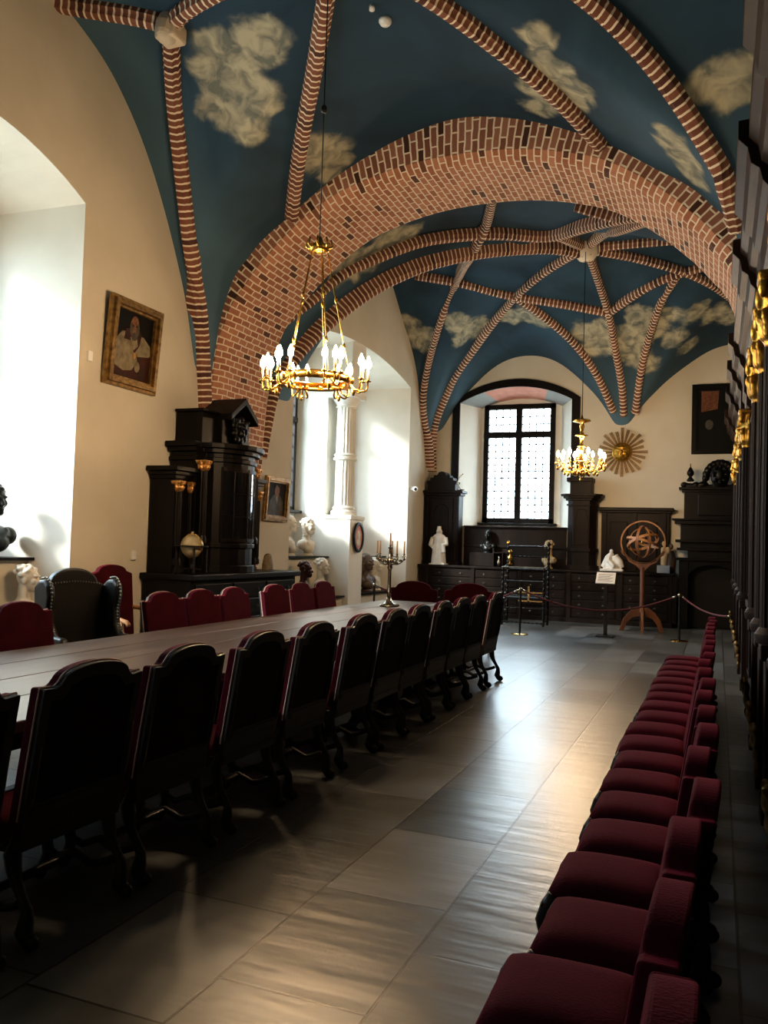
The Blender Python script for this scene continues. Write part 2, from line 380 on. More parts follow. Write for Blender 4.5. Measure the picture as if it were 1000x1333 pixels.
CLOUDS=[[-5.44, 7.7, 7.21, 0.21], [-5.49, 7.89, 7.11, 0.25], [-5.24, 7.73, 7.19, 0.21], [-5.43, 8.04, 6.99, 0.31], [-5.41, 8.18, 6.88, 0.25], [-5.11, 8.03, 6.98, 0.27], [-4.81, 7.77, 7.13, 0.27], [-4.61, 7.67, 7.16, 0.23], [-5.09, 8.17, 6.87, 0.3], [-4.99, 8.26, 6.8, 0.18], [-5.55, 8.23, 6.84, 0.31], [-5.4, 8.34, 6.73, 0.25], [-5.3, 8.5, 6.6, 0.2], [-5.2, 7.84, 7.11, 0.18], [-4.9, 9.39, 6.76, 0.23], [-4.87, 9.66, 6.78, 0.3], [-4.83, 9.94, 6.8, 0.2], [-5.0, 10.05, 6.71, 0.17], [-1.79, 8.27, 6.89, 0.19], [-1.82, 8.61, 6.89, 0.2], [-1.8, 8.97, 6.87, 0.26], [-1.59, 8.71, 6.77, 0.17], [-1.57, 9.08, 6.76, 0.26], [-1.86, 9.5, 6.89, 0.27], [-2.1, 9.79, 6.99, 0.22], [-1.53, 9.39, 6.74, 0.15], [-2.05, 9.33, 6.98, 0.21], [-0.21, 8.72, 6.34, 0.16], [-0.06, 8.72, 6.35, 0.22], [0.08, 8.71, 6.38, 0.22], [0.19, 8.77, 6.3, 0.19], [0.01, 8.8, 6.24, 0.17], [-0.59, 9.1, 6.13, 0.14], [-0.48, 9.32, 6.05, 0.23], [-0.37, 9.54, 5.96, 0.23], [-0.3, 9.8, 5.89, 0.21], [-6.95, 6.33, 6.97, 0.21], [-6.95, 6.63, 7.13, 0.21], [-6.94, 6.95, 7.36, 0.16], [-5.3, 12.79, 6.71, 0.29], [-5.07, 12.91, 6.86, 0.29], [-4.91, 13.02, 6.96, 0.21], [-5.76, 12.57, 6.33, 0.28], [-5.55, 12.73, 6.5, 0.24], [-5.98, 12.44, 6.12, 0.2], [-6.85, 18.08, 6.78, 0.33], [-6.65, 18.35, 6.56, 0.33], [-6.33, 18.26, 6.61, 0.22], [-5.6, 18.01, 6.76, 0.27], [-5.4, 18.38, 6.7, 0.33], [-5.64, 18.46, 6.52, 0.22], [-5.17, 18.39, 6.83, 0.22], [-4.39, 18.51, 6.95, 0.27], [-4.01, 18.4, 6.92, 0.33], [-3.77, 18.53, 6.8, 0.22], [-2.86, 18.7, 6.57, 0.27], [-2.52, 18.72, 6.55, 0.32], [-2.64, 18.97, 6.36, 0.33], [-2.39, 19.06, 6.28, 0.27], [-1.9, 19.16, 6.19, 0.33], [-1.58, 19.39, 5.96, 0.28], [-1.68, 18.41, 6.75, 0.27], [-1.38, 18.71, 6.56, 0.32], [-0.92, 19.0, 6.34, 0.27], [-0.69, 19.41, 6.26, 0.22], [-0.9, 18.36, 6.71, 0.26], [-0.52, 18.41, 6.69, 0.32], [-0.14, 18.75, 6.77, 0.32], [0.16, 19.07, 6.75, 0.27], [-1.8, 18.93, 6.38, 0.38], [-2.82, 19.12, 6.23, 0.22]]
RIBS={"near_R1": [[-6.95, 10.07], [-6.88, 9.92], [-6.76, 9.6], [-6.61, 9.17], [-6.48, 8.82], [-6.31, 8.42], [-6.11, 8.03], [-5.74, 7.45]], "near_R1a": [[-5.71, 7.41], [-6.04, 7.26], [-6.72, 7.05], [-6.95, 6.22], [-5.96, 4.67]], "near_R1b": [[-5.71, 7.41], [-5.37, 7.25], [-5.07, 7.17], [-4.72, 7.07], [-4.28, 6.93]], "near_R2": [[-5.67, 10.19], [-5.28, 9.58], [-4.81, 8.89], [-4.34, 8.22], [-3.99, 7.7], [-3.77, 7.37], [-3.58, 7.06]], "near_R3": [[-3.0, 7.43], [-2.77, 7.71], [-2.54, 8.03], [-2.25, 8.49], [-1.93, 8.98], [-1.64, 9.53], [-1.37, 10.19]], "near_R4": [[-1.65, 7.57], [-1.31, 7.91], [-1.01, 8.19], [-0.67, 8.52], [-0.39, 8.8], [-0.13, 9.06], [0.06, 9.26], [0.19, 9.68]], "far_a": [[-6.93, 11.63], [-6.7, 11.81], [-6.3, 12.09], [-5.93, 12.35], [-5.35, 12.91], [-4.8, 13.29], [-4.25, 13.76], [-3.68, 14.21], [-2.91, 14.75], [-2.18, 14.22], [-1.62, 13.54]], "far_b": [[-6.95, 11.65], [-6.88, 12.03], [-6.75, 12.26], [-6.51, 12.58], [-6.22, 13.07], [-5.8, 13.59], [-5.07, 13.69], [-4.58, 14.1], [-3.95, 14.71], [-3.11, 15.78], [-2.47, 16.14]], "far_c": [[-6.21, 16.87], [-5.28, 17.18], [-4.33, 17.66], [-3.24, 17.93], [-2.3, 18.26]], "far_d": [[-2.46, 16.19], [-2.37, 17.36], [-2.27, 18.29], [-2.2, 19.19], [-2.11, 19.78], [-2.1, 20.1]], "far_e": [[-2.47, 16.18], [-3.04, 16.71], [-3.82, 17.33], [-4.53, 18.14], [-5.41, 18.96], [-6.28, 19.62], [-6.75, 19.87], [-6.95, 20.11]], "far_f": [[-4.23, 17.66], [-3.73, 18.22], [-3.14, 18.9], [-2.68, 19.54], [-2.33, 20.05]], "far_g": [[-2.47, 16.27], [-1.8, 16.78], [-1.37, 17.05], [-0.77, 17.35], [-0.26, 17.67], [0.27, 18.48]], "far_h": [[-2.46, 16.19], [-1.67, 16.25], [-0.87, 13.95]], "far_i": [[-2.46, 16.19], [-1.69, 14.38], [-1.07, 13.31]], "far_j": [[-2.27, 18.29], [-1.56, 17.67], [-0.93, 17.42], [-0.33, 17.35]], "far_k": [[-0.83, 17.41], [-1.19, 18.08], [-1.49, 18.99], [-1.69, 19.57], [-1.84, 20.12]], "far_l": [[-3.47, 12.91], [-3.82, 13.84], [-4.17, 14.35], [-5.39, 17.18], [-5.96, 17.93], [-6.55, 18.85], [-6.84, 19.36], [-6.95, 19.63]], "far_m": [[-2.81, 14.77], [-2.47, 16.18]], "far_n": [[-2.21, 13.43], [-1.54, 13.68]]}
WORLD=10.0; SUN=8.0; EXPO=1.45
# ------------------------------------------------------------------ room shell
YB=20.2; XL=-6.9; XR=.75
def struct(o,label=None): return tag(o,label,kind='structure')
m=MB(); m.face(m.verts([(-8.6,-3,0),(.8,-3,0),(.8,21.3,0),(-8.6,21.3,0)]))
struct(m.build('floor',M['floor'],recalc=False))
# vault webs (near bay behind and before the arch, and the far star-vaulted bay) with vertex masks for the painted clouds
def vault():
    m=MB(); bm=m.bm; lc=bm.verts.layers.float.new('cloud'); lp=bm.verts.layers.float.new('pale')
    cl=np.array(CLOUDS)
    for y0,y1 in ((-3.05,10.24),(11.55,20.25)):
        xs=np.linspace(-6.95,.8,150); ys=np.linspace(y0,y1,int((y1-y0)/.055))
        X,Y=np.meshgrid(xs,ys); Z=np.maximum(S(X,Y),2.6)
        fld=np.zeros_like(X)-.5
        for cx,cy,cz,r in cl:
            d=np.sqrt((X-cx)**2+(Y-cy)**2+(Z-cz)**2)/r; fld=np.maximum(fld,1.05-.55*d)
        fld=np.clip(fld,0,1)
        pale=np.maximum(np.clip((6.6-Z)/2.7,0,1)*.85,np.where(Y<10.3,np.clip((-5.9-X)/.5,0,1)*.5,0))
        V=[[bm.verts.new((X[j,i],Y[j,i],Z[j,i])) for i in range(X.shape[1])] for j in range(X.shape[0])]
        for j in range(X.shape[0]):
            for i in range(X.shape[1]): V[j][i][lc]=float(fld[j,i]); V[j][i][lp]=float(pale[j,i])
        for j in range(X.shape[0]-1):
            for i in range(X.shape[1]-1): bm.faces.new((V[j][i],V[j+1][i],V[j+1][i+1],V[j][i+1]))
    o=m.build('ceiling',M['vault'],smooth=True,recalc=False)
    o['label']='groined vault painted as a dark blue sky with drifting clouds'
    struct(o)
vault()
# transverse brick arch
inner_fn=_pc([0,.84,1.3,1.82,2.17,2.7,3.05,3.38,3.52,3.58],[6.67,6.61,6.51,6.33,6.12,5.68,5.3,4.75,4.2,3.4])
def arch(y0,y1,name):
    ds=list(np.concatenate([np.linspace(0,3.0,46),np.linspace(3.02,3.58,40)]))
    half=[(d,float(inner_fn(d))) for d in ds]+[(3.6,2.6),(3.6,1.3),(3.6,0)]
    pts=[(-3.22-d,z) for d,z in reversed(half)]+[(-3.22+d,z) for d,z in half[1:]]
    n=len(pts); arc=[0]
    for a,b in zip(pts,pts[1:]): arc.append(arc[-1]+math.hypot(a[0]-b[0],a[1]-b[1]))
    def out(i,o):
        a=pts[max(i-1,0)]; b=pts[min(i+1,n-1)]; tx,tz=b[0]-a[0],b[1]-a[1]; l=math.hypot(tx,tz); return (pts[i][0]-tz/l*o,pts[i][1]+tx/l*o)
    m=MB()
    def strip(f0,f1,u0,u1):
        A=m.verts([f0(i) for i in range(n)]); B=m.verts([f1(i) for i in range(n)])
        for i in range(n-1):
            m.face([A[i],A[i+1],B[i+1],B[i]],[(u0,arc[i]),(u0,arc[i+1]),(u1,arc[i+1]),(u1,arc[i])])
    P=lambda i,o,y:(out(i,o)[0],y,out(i,o)[1])
    c=.1
    strip(lambda i:P(i,1.15,y0),lambda i:P(i,c,y0),1.15,c)
    f1=m.build('face_ring',M['brickface'],None)
    m=MB(); strip(lambda i:P(i,c,y0),lambda i:P(i,.02,y0+.1),0,.14); strip(lambda i:P(i,.02,y0+.1),lambda i:P(i,0,y0+.2),.14,.24)
    strip(lambda i:P(i,0,y0+.2),lambda i:P(i,0,y1),.24,y1-y0)
    s=m.build('soffit',M['bricksoffit'],None,smooth=True,angle=50)
    m=MB(); strip(lambda i:P(i,0,y1),lambda i:P(i,1.15,y1),0,1.15)
    b=m.build('rear_ring',M['brickface'],None)
    r=empty(name); struct(r,'wide red brick arch spanning the room between the two vault bays')
    for q in (f1,s,b): q.parent=r; q['kind']='structure'
arch(10.2,11.6,'trim_1')
# vault ribs
def snorm(x,y,e=.05):
    a=float(S(x+e,y)-S(x-e,y))/(2*e); b=float(S(x,y+e)-S(x,y-e))/(2*e); v=Vector((a,b,-1)); v.normalize(); return v
def smooth_path(pts,step=.09):
    p=[Vector(q) for q in pts]; out=[]
    for i in range(len(p)-1):
        a=p[max(i-1,0)]; b=p[i]; c=p[i+1]; d=p[min(i+2,len(p)-1)]; n=max(2,int((c-b).length/step))
        for k in range(n):
            t=k/n; out.append(.5*((2*b)+(c-a)*t+(2*a-5*b+4*c-d)*t*t+(3*b-a-3*c+d)*t**3))
    out.append(p[-1]); return out
RN=[1]
def rib(pts,wd=.16,dp=.13,free=False,top=.12,label='brick rib of the painted vault'):
    path=smooth_path(pts); m=MB()
    for _ in range(6): path=[path[0]]+[(path[i-1]+path[i]*2+path[i+1])/4 for i in range(1,len(path)-1)]+[path[-1]]
    h=wd/2
    prof=[(-h,-top),(-h,dp*.45),(-h*.72,dp*.62),(-h*.55,dp*.98),(0,dp*1.08),(h*.55,dp*.98),(h*.72,dp*.62),(h,dp*.45),(h,-top)]
    if free: prof=[(-h,-.5),(-h,-.1)]+[(a,b-.12) for a,b in prof[1:-1]]+[(h,-.1),(h,-.5)]
    cum=[0]
    for a,b in zip(prof,prof[1:]): cum.append(cum[-1]+math.hypot(a[0]-b[0],a[1]-b[1]))
    rings=[];L=[0]
    for i,p in enumerate(path):
        t=(path[min(i+1,len(path)-1)]-path[max(i-1,0)]).normalized()
        if i: L.append(L[-1]+(p-path[i-1]).length)
        dn=snorm(min(max(p.x,-6.8),.6),min(max(p.y,-2.5),20.1)) if not free else Vector((0,0,-1)); dn=(dn-t*dn.dot(t)).normalized(); w=t.cross(dn)
        rings.append(m.verts([p+w*a+dn*b for a,b in prof]))
    for i in range(len(rings)-1):
        for k in range(len(prof)-1):
            m.face([rings[i][k],rings[i+1][k],rings[i+1][k+1],rings[i][k+1]],[(cum[k]+.1,L[i]),(cum[k]+.1,L[i+1]),(cum[k+1]+.1,L[i+1]),(cum[k+1]+.1,L[i])])
    m.face(list(reversed(rings[0]))); m.face(rings[-1])
    RN[0]+=1
    o=m.build('trim_%d'%RN[0],M['brickrib'],smooth=True,angle=40); struct(o,label); return o
def onS(l): return [(x,y,float(S(x,y))) for x,y in l]
for k,v in RIBS.items():
    if k in ('far_a','far_b'): continue
    if k=='far_h': v=[(-2.46,16.19),(-1.67,16.25),(-1.02,16.31),(-.3,16.4)]
    if k=='far_i': v=[(-2.46,16.19),(-1.95,15.2),(-1.69,14.38),(-1.07,13.31)]
    pts=onS(v)
    if k=='near_R1': pts=[(-6.88,10.07,3.0)]+pts[1:]
    if k=='near_R1a': pts=onS(v[:3]+[(-6.95,6.95)])
    if k=='far_e': pts=pts[:-1]+[(-6.83,20.1,3.55)]
    if k=='far_l': pts=pts[:-1]+[(-6.82,19.75,4.2),(-6.84,19.95,3.62)]
    if k in('far_d','far_f','far_k'): pts[-1]=(pts[-1][0],20.08,pts[-1][2]-.03)
    wd={'near':.185,'far_':.155}[k[:4]]
    rib(pts,wd)
rib(FREE_A,.165,top=.2)
rib(FREE_B,.165,top=.2)
# mirrored ribs behind the view side so the bay reads whole from the side
for k in ('near_R1','near_R2','near_R3','near_R4','near_R1b'):
    v=[(x,13.5-y) for x,y in RIBS[k]]
    pts=onS(v)
    if k=='near_R1': pts=[(-6.88,3.43,3.0)]+pts[1:]
    rib(pts,.185)
# pale stone boss where three near ribs meet
m=MB(); bx,by=RIBS['near_R1b'][0]; bz=float(S(bx,by)); dn=snorm(bx,by)
m.lathe([(.15,-.1),(.15,.1),(.12,.2),(.08,.26)],(bx,by,bz),12,axis=dn)
m.box((bx-.13,by-.13,bz-.22),(bx+.13,by+.13,bz+.05))
RN[0]+=1; o=m.build('trim_%d'%RN[0],M['stoneboss'],bevel=.03); struct(o,'pale stone boss joining three brick ribs')
m=MB(); x,y=-2.45,16.15; z=float(S(x,y)); m.lathe([(.22,.0),(.22,-.2),(.14,-.3),(.05,-.33)],(x,y,z),14)
RN[0]+=1; o=m.build('trim_%d'%RN[0],M['brickrib'],smooth=True,angle=40); struct(o,'brick boss at the star centre of the far vault')
# left wall with deep window niches
def arch_top(y0,y1,zs,za,n=18):
    c=(y0+y1)/2; h=(y1-y0)/2; r=za-zs; R=(h*h+r*r)/(2*r); a=math.asin(h/R); return [(c+R*math.sin(-a+2*a*i/n),za-R+R*math.cos(-a+2*a*i/n)) for i in range(n+1)]
NI=[dict(y0=-2.0,y1=1.2,zs=5.3,za=5.85,sp=.4),dict(y0=4.15,y1=7.52,zs=5.52,za=5.95,sp=.25),dict(y0=12.75,y1=18.62,zs=5.42,za=5.78,sp=.55)]
m=MB(); ys=[-3.05]
def rect(m,a,b,c,d): m.face(m.verts([a,b,c,d]))
cur=-3.05
for q in NI:
    rect(m,(XL,cur,-.02),(XL,q['y0'],-.02),(XL,q['y0'],8),(XL,cur,8))
    A=arch_top(q['y0'],q['y1'],q['zs'],q['za'])
    for (a,za),(b,zb) in zip(A,A[1:]): rect(m,(XL,a,za),(XL,b,zb),(XL,b,8),(XL,a,8))
    cur=q['y1']
rect(m,(XL,cur,-.02),(XL,YB+.05,-.02),(XL,YB+.05,8),(XL,cur,8))
wl=m.build('wall_left',M['plaster'],recalc=False); struct(wl)
XN=-8.2
wn=[2]
def window(parent_axis,name,y0,y1,z0,z1,x,nmull,transoms,cols,rows,wide=.09):
    """window in a plane x=const (axis 'x') or y=const (axis 'y') : frame, glass, leads, sill"""
    fn=(lambda u,v,d:(x+d,u,v)) if parent_axis=='x' else (lambda u,v,d:(u,x-d,v))
    r=empty(name); struct(r)
    m=MB()
    R=lambda a,b,c,d,d0=-.05,d1=.07:m.prism([(a,b),(c,b),(c,d),(a,d)],fn,d0,d1)
    R(y0,z0,y0+wide,z1); R(y1-wide,z0,y1,z1); R(y0,z0,y1,z0+wide); R(y0,z1-wide,y1,z1)
    us=[y0+wide]
    for k in range(nmull):
        c=y0+(y1-y0)*(k+1)/(nmull+1); R(c-wide*.62,z0,c+wide*.62,z1,-.05,.09); us+=[c-wide*.62,c+wide*.62]
    us.append(y1-wide); vs=[z0+wide]
    for t in transoms: R(y0,t-wide*.62,y1,t+wide*.62,-.05,.085); vs+=[t-wide*.62,t+wide*.62]
    vs.append(z1-wide)
    f=m.build('window_frame',M['wood'],r,bevel=.012); f['kind']='structure'
    for a,b in zip(us[::2],us[1::2]):
        for c,d in zip(vs[::2],vs[1::2]):
            g=MB(); g.prism([(a,c),(b,c),(b,d),(a,d)],fn,-.004,.004); p=g.build('window_pane',M['glass'],r); p['kind']='structure'
            l=MB()
            nc=cols; nr=max(2,round((d-c)/((b-a)/cols)))
            for k in range(1,nc):
                u=a+(b-a)*k/nc; l.prism([(u-.015,c),(u+.015,c),(u+.015,d),(u-.015,d)],fn,.004,.012)
            for k in range(1,nr):
                v=c+(d-c)*k/nr; l.prism([(a,v-.015),(b,v-.015),(b,v+.015),(a,v+.015)],fn,.004,.012)
            if parent_axis=='y':
                cc=((a+b)/2,(c+d)/2 if d-c<1.2 else c+(d-c)*.55); l.tube([fn(cc[0]+.13*math.cos(t),cc[1]+.13*math.sin(t),.01) for t in np.linspace(0,2*PI,20,endpoint=False)],.007,5,closed=True)
            q=l.build('lead_lattice',M['blackmetal'],p); q['kind']='structure'
    s=MB(); s.prism([(y0-.09,z0-.06),(y1+.09,z0-.06),(y1+.09,z0),(y0-.09,z0)],fn,-.05,.2)
    q=s.build('window_sill',M['wood'],r,bevel=.01); q['kind']='structure'
def portal(loc,rot,sx,sy):
    l=bpy.data.lights.new('daylight_portal','AREA'); l.shape='RECTANGLE'; l.size=sx; l.size_y=sy; l.cycles.is_portal=True
    o=bpy.data.objects.new('daylight_portal',l); COL.objects.link(o); o.location=loc; o.rotation_euler=rot
n_i=0
def niche(q,wins,zpar=1.38,zlow=.6,ped=None):
    A=arch_top(q['y0'],q['y1'],q['zs'],q['za']); sp=q['sp']
    B=arch_top(q['y0']+sp,q['y1']-sp,q['zs']-.1,q['za']-.12)
    A=[(q['y0'],-.02)]+A+[(q['y1'],-.02)]; B=[(q['y0']+sp,-.02)]+B+[(q['y1']-sp,-.02)]
    m=MB()
    a=m.verts([(XL,u,v) for u,v in A]); b=m.verts([(XN,u,v) for u,v in B])
    for i in range(len(a)-1): m.face([a[i],a[i+1],b[i+1],b[i]])
    # wall at the back of the niche, pierced by the windows
    Y0,Y1=q['y0']+sp,q['y1']-sp; cur=Y0-.02; ztop=lambda u:8
    for (w0,w1,z0,z1) in wins:
        rect(m,(XN,cur,-.02),(XN,w0,-.02),(XN,w0,6.2),(XN,cur,6.2)); rect(m,(XN,w0,-.02),(XN,w1,-.02),(XN,w1,z0),(XN,w0,z0)); rect(m,(XN,w0,z1),(XN,w1,z1),(XN,w1,6.2),(XN,w0,6.2)); cur=w1
    rect(m,(XN,cur,-.02),(XN,Y1+.02,-.02),(XN,Y1+.02,6.2),(XN,cur,6.2))
    RN[0]+=1; o=m.build('trim_%d'%RN[0],M['niche'],recalc=False); struct(o,'white splayed window recess in the left wall')
    for (w0,w1,z0,z1) in wins:
        global n_i
        n_i+=1; window('x','window_%d'%n_i,w0,w1,z0,z1,XN,1,[z0+(z1-z0)*.68],3,8)
        portal((XN-.12,(w0+w1)/2,(z0+z1)/2),(0,-PI/2,0),z1-z0,w1-w0)
    # stepped parapet under the windows, built between the splayed jambs
    def step(x1,z,nm,mat,over=.0,zb=0,xb=XN-.02):
        s1=sp*(XL-x1)/(XL-XN); s0=sp*(XL-xb)/(XL-XN)
        m=MB(); v=m.verts([(x,y,zz) for zz in (zb,z) for x,y in ((xb,q['y0']+s0),(x1,q['y0']+s1),(x1,q['y1']-s1),(xb,q['y1']-s0))])
        for f in ((3,2,1,0),(4,5,6,7),(0,1,5,4),(1,2,6,5),(2,3,7,6),(3,0,4,7)): m.face([v[k] for k in f])
        RN[0]+=1; o=m.build('trim_%d'%RN[0],mat); struct(o,nm); return o
    step(-7.42,zpar-.035,'plastered parapet below the window',M['plaster'])
    step(-7.34,zpar,'thin dark slab on the window parapet',M['wood'],zb=zpar-.035)
    step(-7.02,zlow-.03,'low plastered ledge in the window recess',M['plaster'])
    step(-6.96,zlow,'dark slab on the low ledge',M['wood'],zb=zlow-.03)
niche(NI[0],[(-1.1,.3,2.2,4.8)])  # unseen window behind the camera, added to bring daylight to the foreground
niche(NI[1],[(4.6,7.05,1.75,5.1)])
niche(NI[2],[(13.35,15.22,2.3,5.05),(15.98,17.9,2.3,5.05)])
# pier and column dividing the double niche
m=MB(); m.box((-8.25,15.36,0),(-7.5,15.92,6.0)); m.box((-7.52,15.3,4.72),(-6.95,15.98,5.8))
RN[0]+=1; o=m.build('trim_%d'%RN[0],M['niche'],bevel=.01); struct(o,'white pier between the two far windows')
col=empty('fluted_column',(-7.2,15.62,0),label='white fluted stone column on a square pedestal dividing the double window recess',cat='column')
m=MB(); m.box((-.31,-.33,0),(.31,.33,2.14)); m.box((-.33,-.35,2.14),(.33,.35,2.22)); m.build('pedestal',M['niche'],col,bevel=.008)
m=MB(); m.lathe([(.25,2.22),(.27,2.26),(.27,2.3),(.22,2.34),(.24,2.38),(.2,2.42)],n=32); m.build('column_base',M['niche'],col,smooth=True,angle=40)
m=MB(); m.lathe([(.2,2.42),(.2,3.35)],n=96,flute=.018,nf=18); m.lathe([(.2,3.35),(.245,3.37),(.245,3.41),(.21,3.43),(.24,3.47),(.21,3.5)],n=32); m.lathe([(.205,3.5),(.195,4.45)],n=96,flute=.022,nf=18)
m.build('shaft',M['niche'],col,smooth=True,angle=30)
m=MB(); m.lathe([(.2,4.45),(.23,4.47),(.2,4.5),(.26,4.58),(.29,4.64)],n=32); m.box((-.31,-.31,4.64),(.31,.31,4.75)); m.build('capital',M['niche'],col,bevel=.006)
# back wall with the deep window niche
x0,x1=-6.13,-3.32; zb=2.19
A=arch_top(x0,x1,5.3,5.66); Bi=arch_top(-5.8,-3.72,5.3,5.52); YW=21.1
m=MB()
rect(m,(-8.3,YB,-.02),(x0,YB,-.02),(x0,YB,8),(-8.3,YB,8)); rect(m,(x0,YB,-.02),(x1,YB,-.02),(x1,YB,zb),(x0,YB,zb)); rect(m,(x1,YB,-.02),(XR+.1,YB,-.02),(XR+.1,YB,8),(x1,YB,8))
for (a,za),(b,zb2) in zip(A,A[1:]): rect(m,(a,YB,za),(b,YB,zb2),(b,YB,8),(a,YB,8))
wb=m.build('wall_back',M['plaster'],recalc=False); struct(wb)
m=MB()
rect(m,(x0,YB,zb),(x0,YB,5.3),(-5.8,YW,5.3),(-5.8,YW,zb+.03)); rect(m,(x1,YB,zb),(x1,YB,5.3),(-3.72,YW,5.3),(-3.72,YW,zb+.03)); rect(m,(x0,YB,zb),(x1,YB,zb),(-3.72,YW,zb+.03),(-5.8,YW,zb+.03))
wx0,wx1,wz0,wz1=-5.72,-3.87,2.3,5.37
rect(m,(-5.85,YW,2.1),(wx0,YW,2.1),(wx0,YW,5.8),(-5.85,YW,5.8)); rect(m,(wx1,YW,2.1),(-3.68,YW,2.1),(-3.68,YW,5.8),(wx1,YW,5.8)); rect(m,(wx0,YW,2.1),(wx1,YW,2.1),(wx1,YW,wz0),(wx0,YW,wz0)); rect(m,(wx0,YW,wz1),(wx1,YW,wz1),(wx1,YW,5.8),(wx0,YW,5.8))
RN[0]+=1; o=m.build('trim_%d'%RN[0],M['niche'],recalc=False); struct(o,'white splayed recess around the far window')
for k,(i0,i1,mt) in enumerate(((0,4,'greyplaster'),(4,14,'pinkplaster'),(14,18,'greyplaster'))):
    m=MB()
    for i in range(i0,i1): rect(m,(A[i][0],YB,A[i][1]),(A[i+1][0],YB,A[i+1][1]),(Bi[i+1][0],YW,Bi[i+1][1]),(Bi[i][0],YW,Bi[i][1]))
    RN[0]+=1; o=m.build('trim_%d'%RN[0],M[mt],recalc=False); struct(o,['grey painted end of the niche soffit on the left','pink painted panel of the niche soffit','grey painted end of the niche soffit on the right'][k])
window('y','window_5',wx0,wx1,wz0,wz1,YW-.01,1,[4.58],4,8,wide=.13)
portal(((wx0+wx1)/2,YW+.1,(wz0+wz1)/2),(-PI/2,0,0),wx1-wx0,wz1-wz0)
# dark timber band round the niche
Ao=[(x0-.19,zb)]+arch_top(x0-.19,x1+.2,5.34,5.85)+[(x1+.2,zb)]; Ai=[(x0,zb)]+A+[(x1,zb)]
m=MB(); n=len(Ao); fn=lambda u,v,d:(u,YB-d,v)
for (p,q,r_,s_) in zip(Ao,Ao[1:],Ai[1:],Ai): m.prism([p,q,r_,s_],fn,-.01,.05)
RN[0]+=1; o=m.build('trim_%d'%RN[0],M['wood']); struct(o,'dark wooden band framing the arched far niche')
# right and rear walls
m=MB(); rect(m,(XR,-3.05,0),(XR,YB+.05,0),(XR,YB+.05,8),(XR,-3.05,8)); struct(m.build('wall_right',M['plaster'],recalc=False))
m=MB(); rect(m,(XL-1.5,-3,0),(XR+.1,-3,0),(XR+.1,-3,8),(XL-1.5,-3,8)); struct(m.build('wall_rear',M['plaster'],recalc=False))
# ------------------------------------------------------------------ walnut panelling with gilded capitals on the right
pan=empty('wall_panelling',(0,0,0),label='dark walnut wall panelling with columns, gilded capitals and heavy cornice along the right side',cat='wall panelling')
X0=.355
RES=[(2.2,4.56),(5.6,6.85),(7.75,8.6),(11.05,11.75),(12.6,13.35),(14.5,15.3),(17.0,17.9)]
m=MB(); m.box((X0,-2.6,0),(XR-.01,YB-.9,3.5))
for k in range(26):
    y=-2.5+k*.86
    if y+.7>YB-1: break
    for z0,z1 in ((.25,1.0),(1.15,3.3)):
        m.box((X0-.015,y,z0),(X0,y+.04,z1)); m.box((X0-.015,y+.66,z0),(X0,y+.7,z1)); m.box((X0-.015,y,z0),(X0,y+.7,z0+.04)); m.box((X0-.015,y,z1-.04),(X0,y+.7,z1))
m.box((X0-.05,-2.6,0),(X0,YB-.9,.16)); m.box((X0-.04,-2.6,1.04),(X0,YB-.9,1.12))
m.build('panel_boards',M['panel'],pan,bevel=.006)
EP=[(.4,3.46),(.36,3.5),(.36,3.62),(.33,3.66),(.33,3.95),(.29,4.0),(.27,4.08),(.22,4.12),(.2,4.22),(.145,4.28),(.145,4.4),(XR-.02,4.42),(XR-.02,3.46)]
def ent(y0,y1,dx,nm,xb=XR-.02):
    m=MB(); pr=[(x-dx,z) for x,z in EP[:-2]]+[(xb,4.42),(xb,3.46)]
    m.prism(pr,lambda u,v,d:(u,d,v),y0,y1); return m.build(nm,M['panel'],pan,bevel=.004)
ent(-2.6,YB-.9,0,'cornice')
for a,b in RES: ent(a,b,.062,'cornice_block',.42)
def capital(parent,z0,z1,r,mt,name='capital'):
    h=z1-z0; bl=[]
    for k in range(8):
        a=2*PI*k/8; c,s_=math.cos(a),math.sin(a)
        bl.append(('b',(c*r*.85,s_*r*.85,z0+h*.28),(r*.36,r*.36,h*.2))); bl.append(('b',(c*r*1.12,s_*r*1.12,z0+h*.42),(r*.26,r*.26,h*.1)))
    for k in range(4):
        a=PI/4+k*PI/2; c,s_=math.cos(a),math.sin(a)
        bl.append(('b',(c*r*1.25,s_*r*1.25,z0+h*.78),(r*.38,r*.38,h*.15)))
        a=k*PI/2; c,s_=math.cos(a),math.sin(a); bl.append(('b',(c*r*1.1,s_*r*1.1,z0+h*.68),(r*.3,r*.3,h*.16)))
    bl.append(('t',[(0,0,z0),(0,0,z0+h*.5),(0,0,z1-.02)],[r*.8,r*.85,r*1.05])); bl.append(('x',(-r*1.25,-r*1.25,z1-h*.1),(r*1.25,r*1.25,z1)))
    return sculpt(name,bl,.014,mt,parent,2)
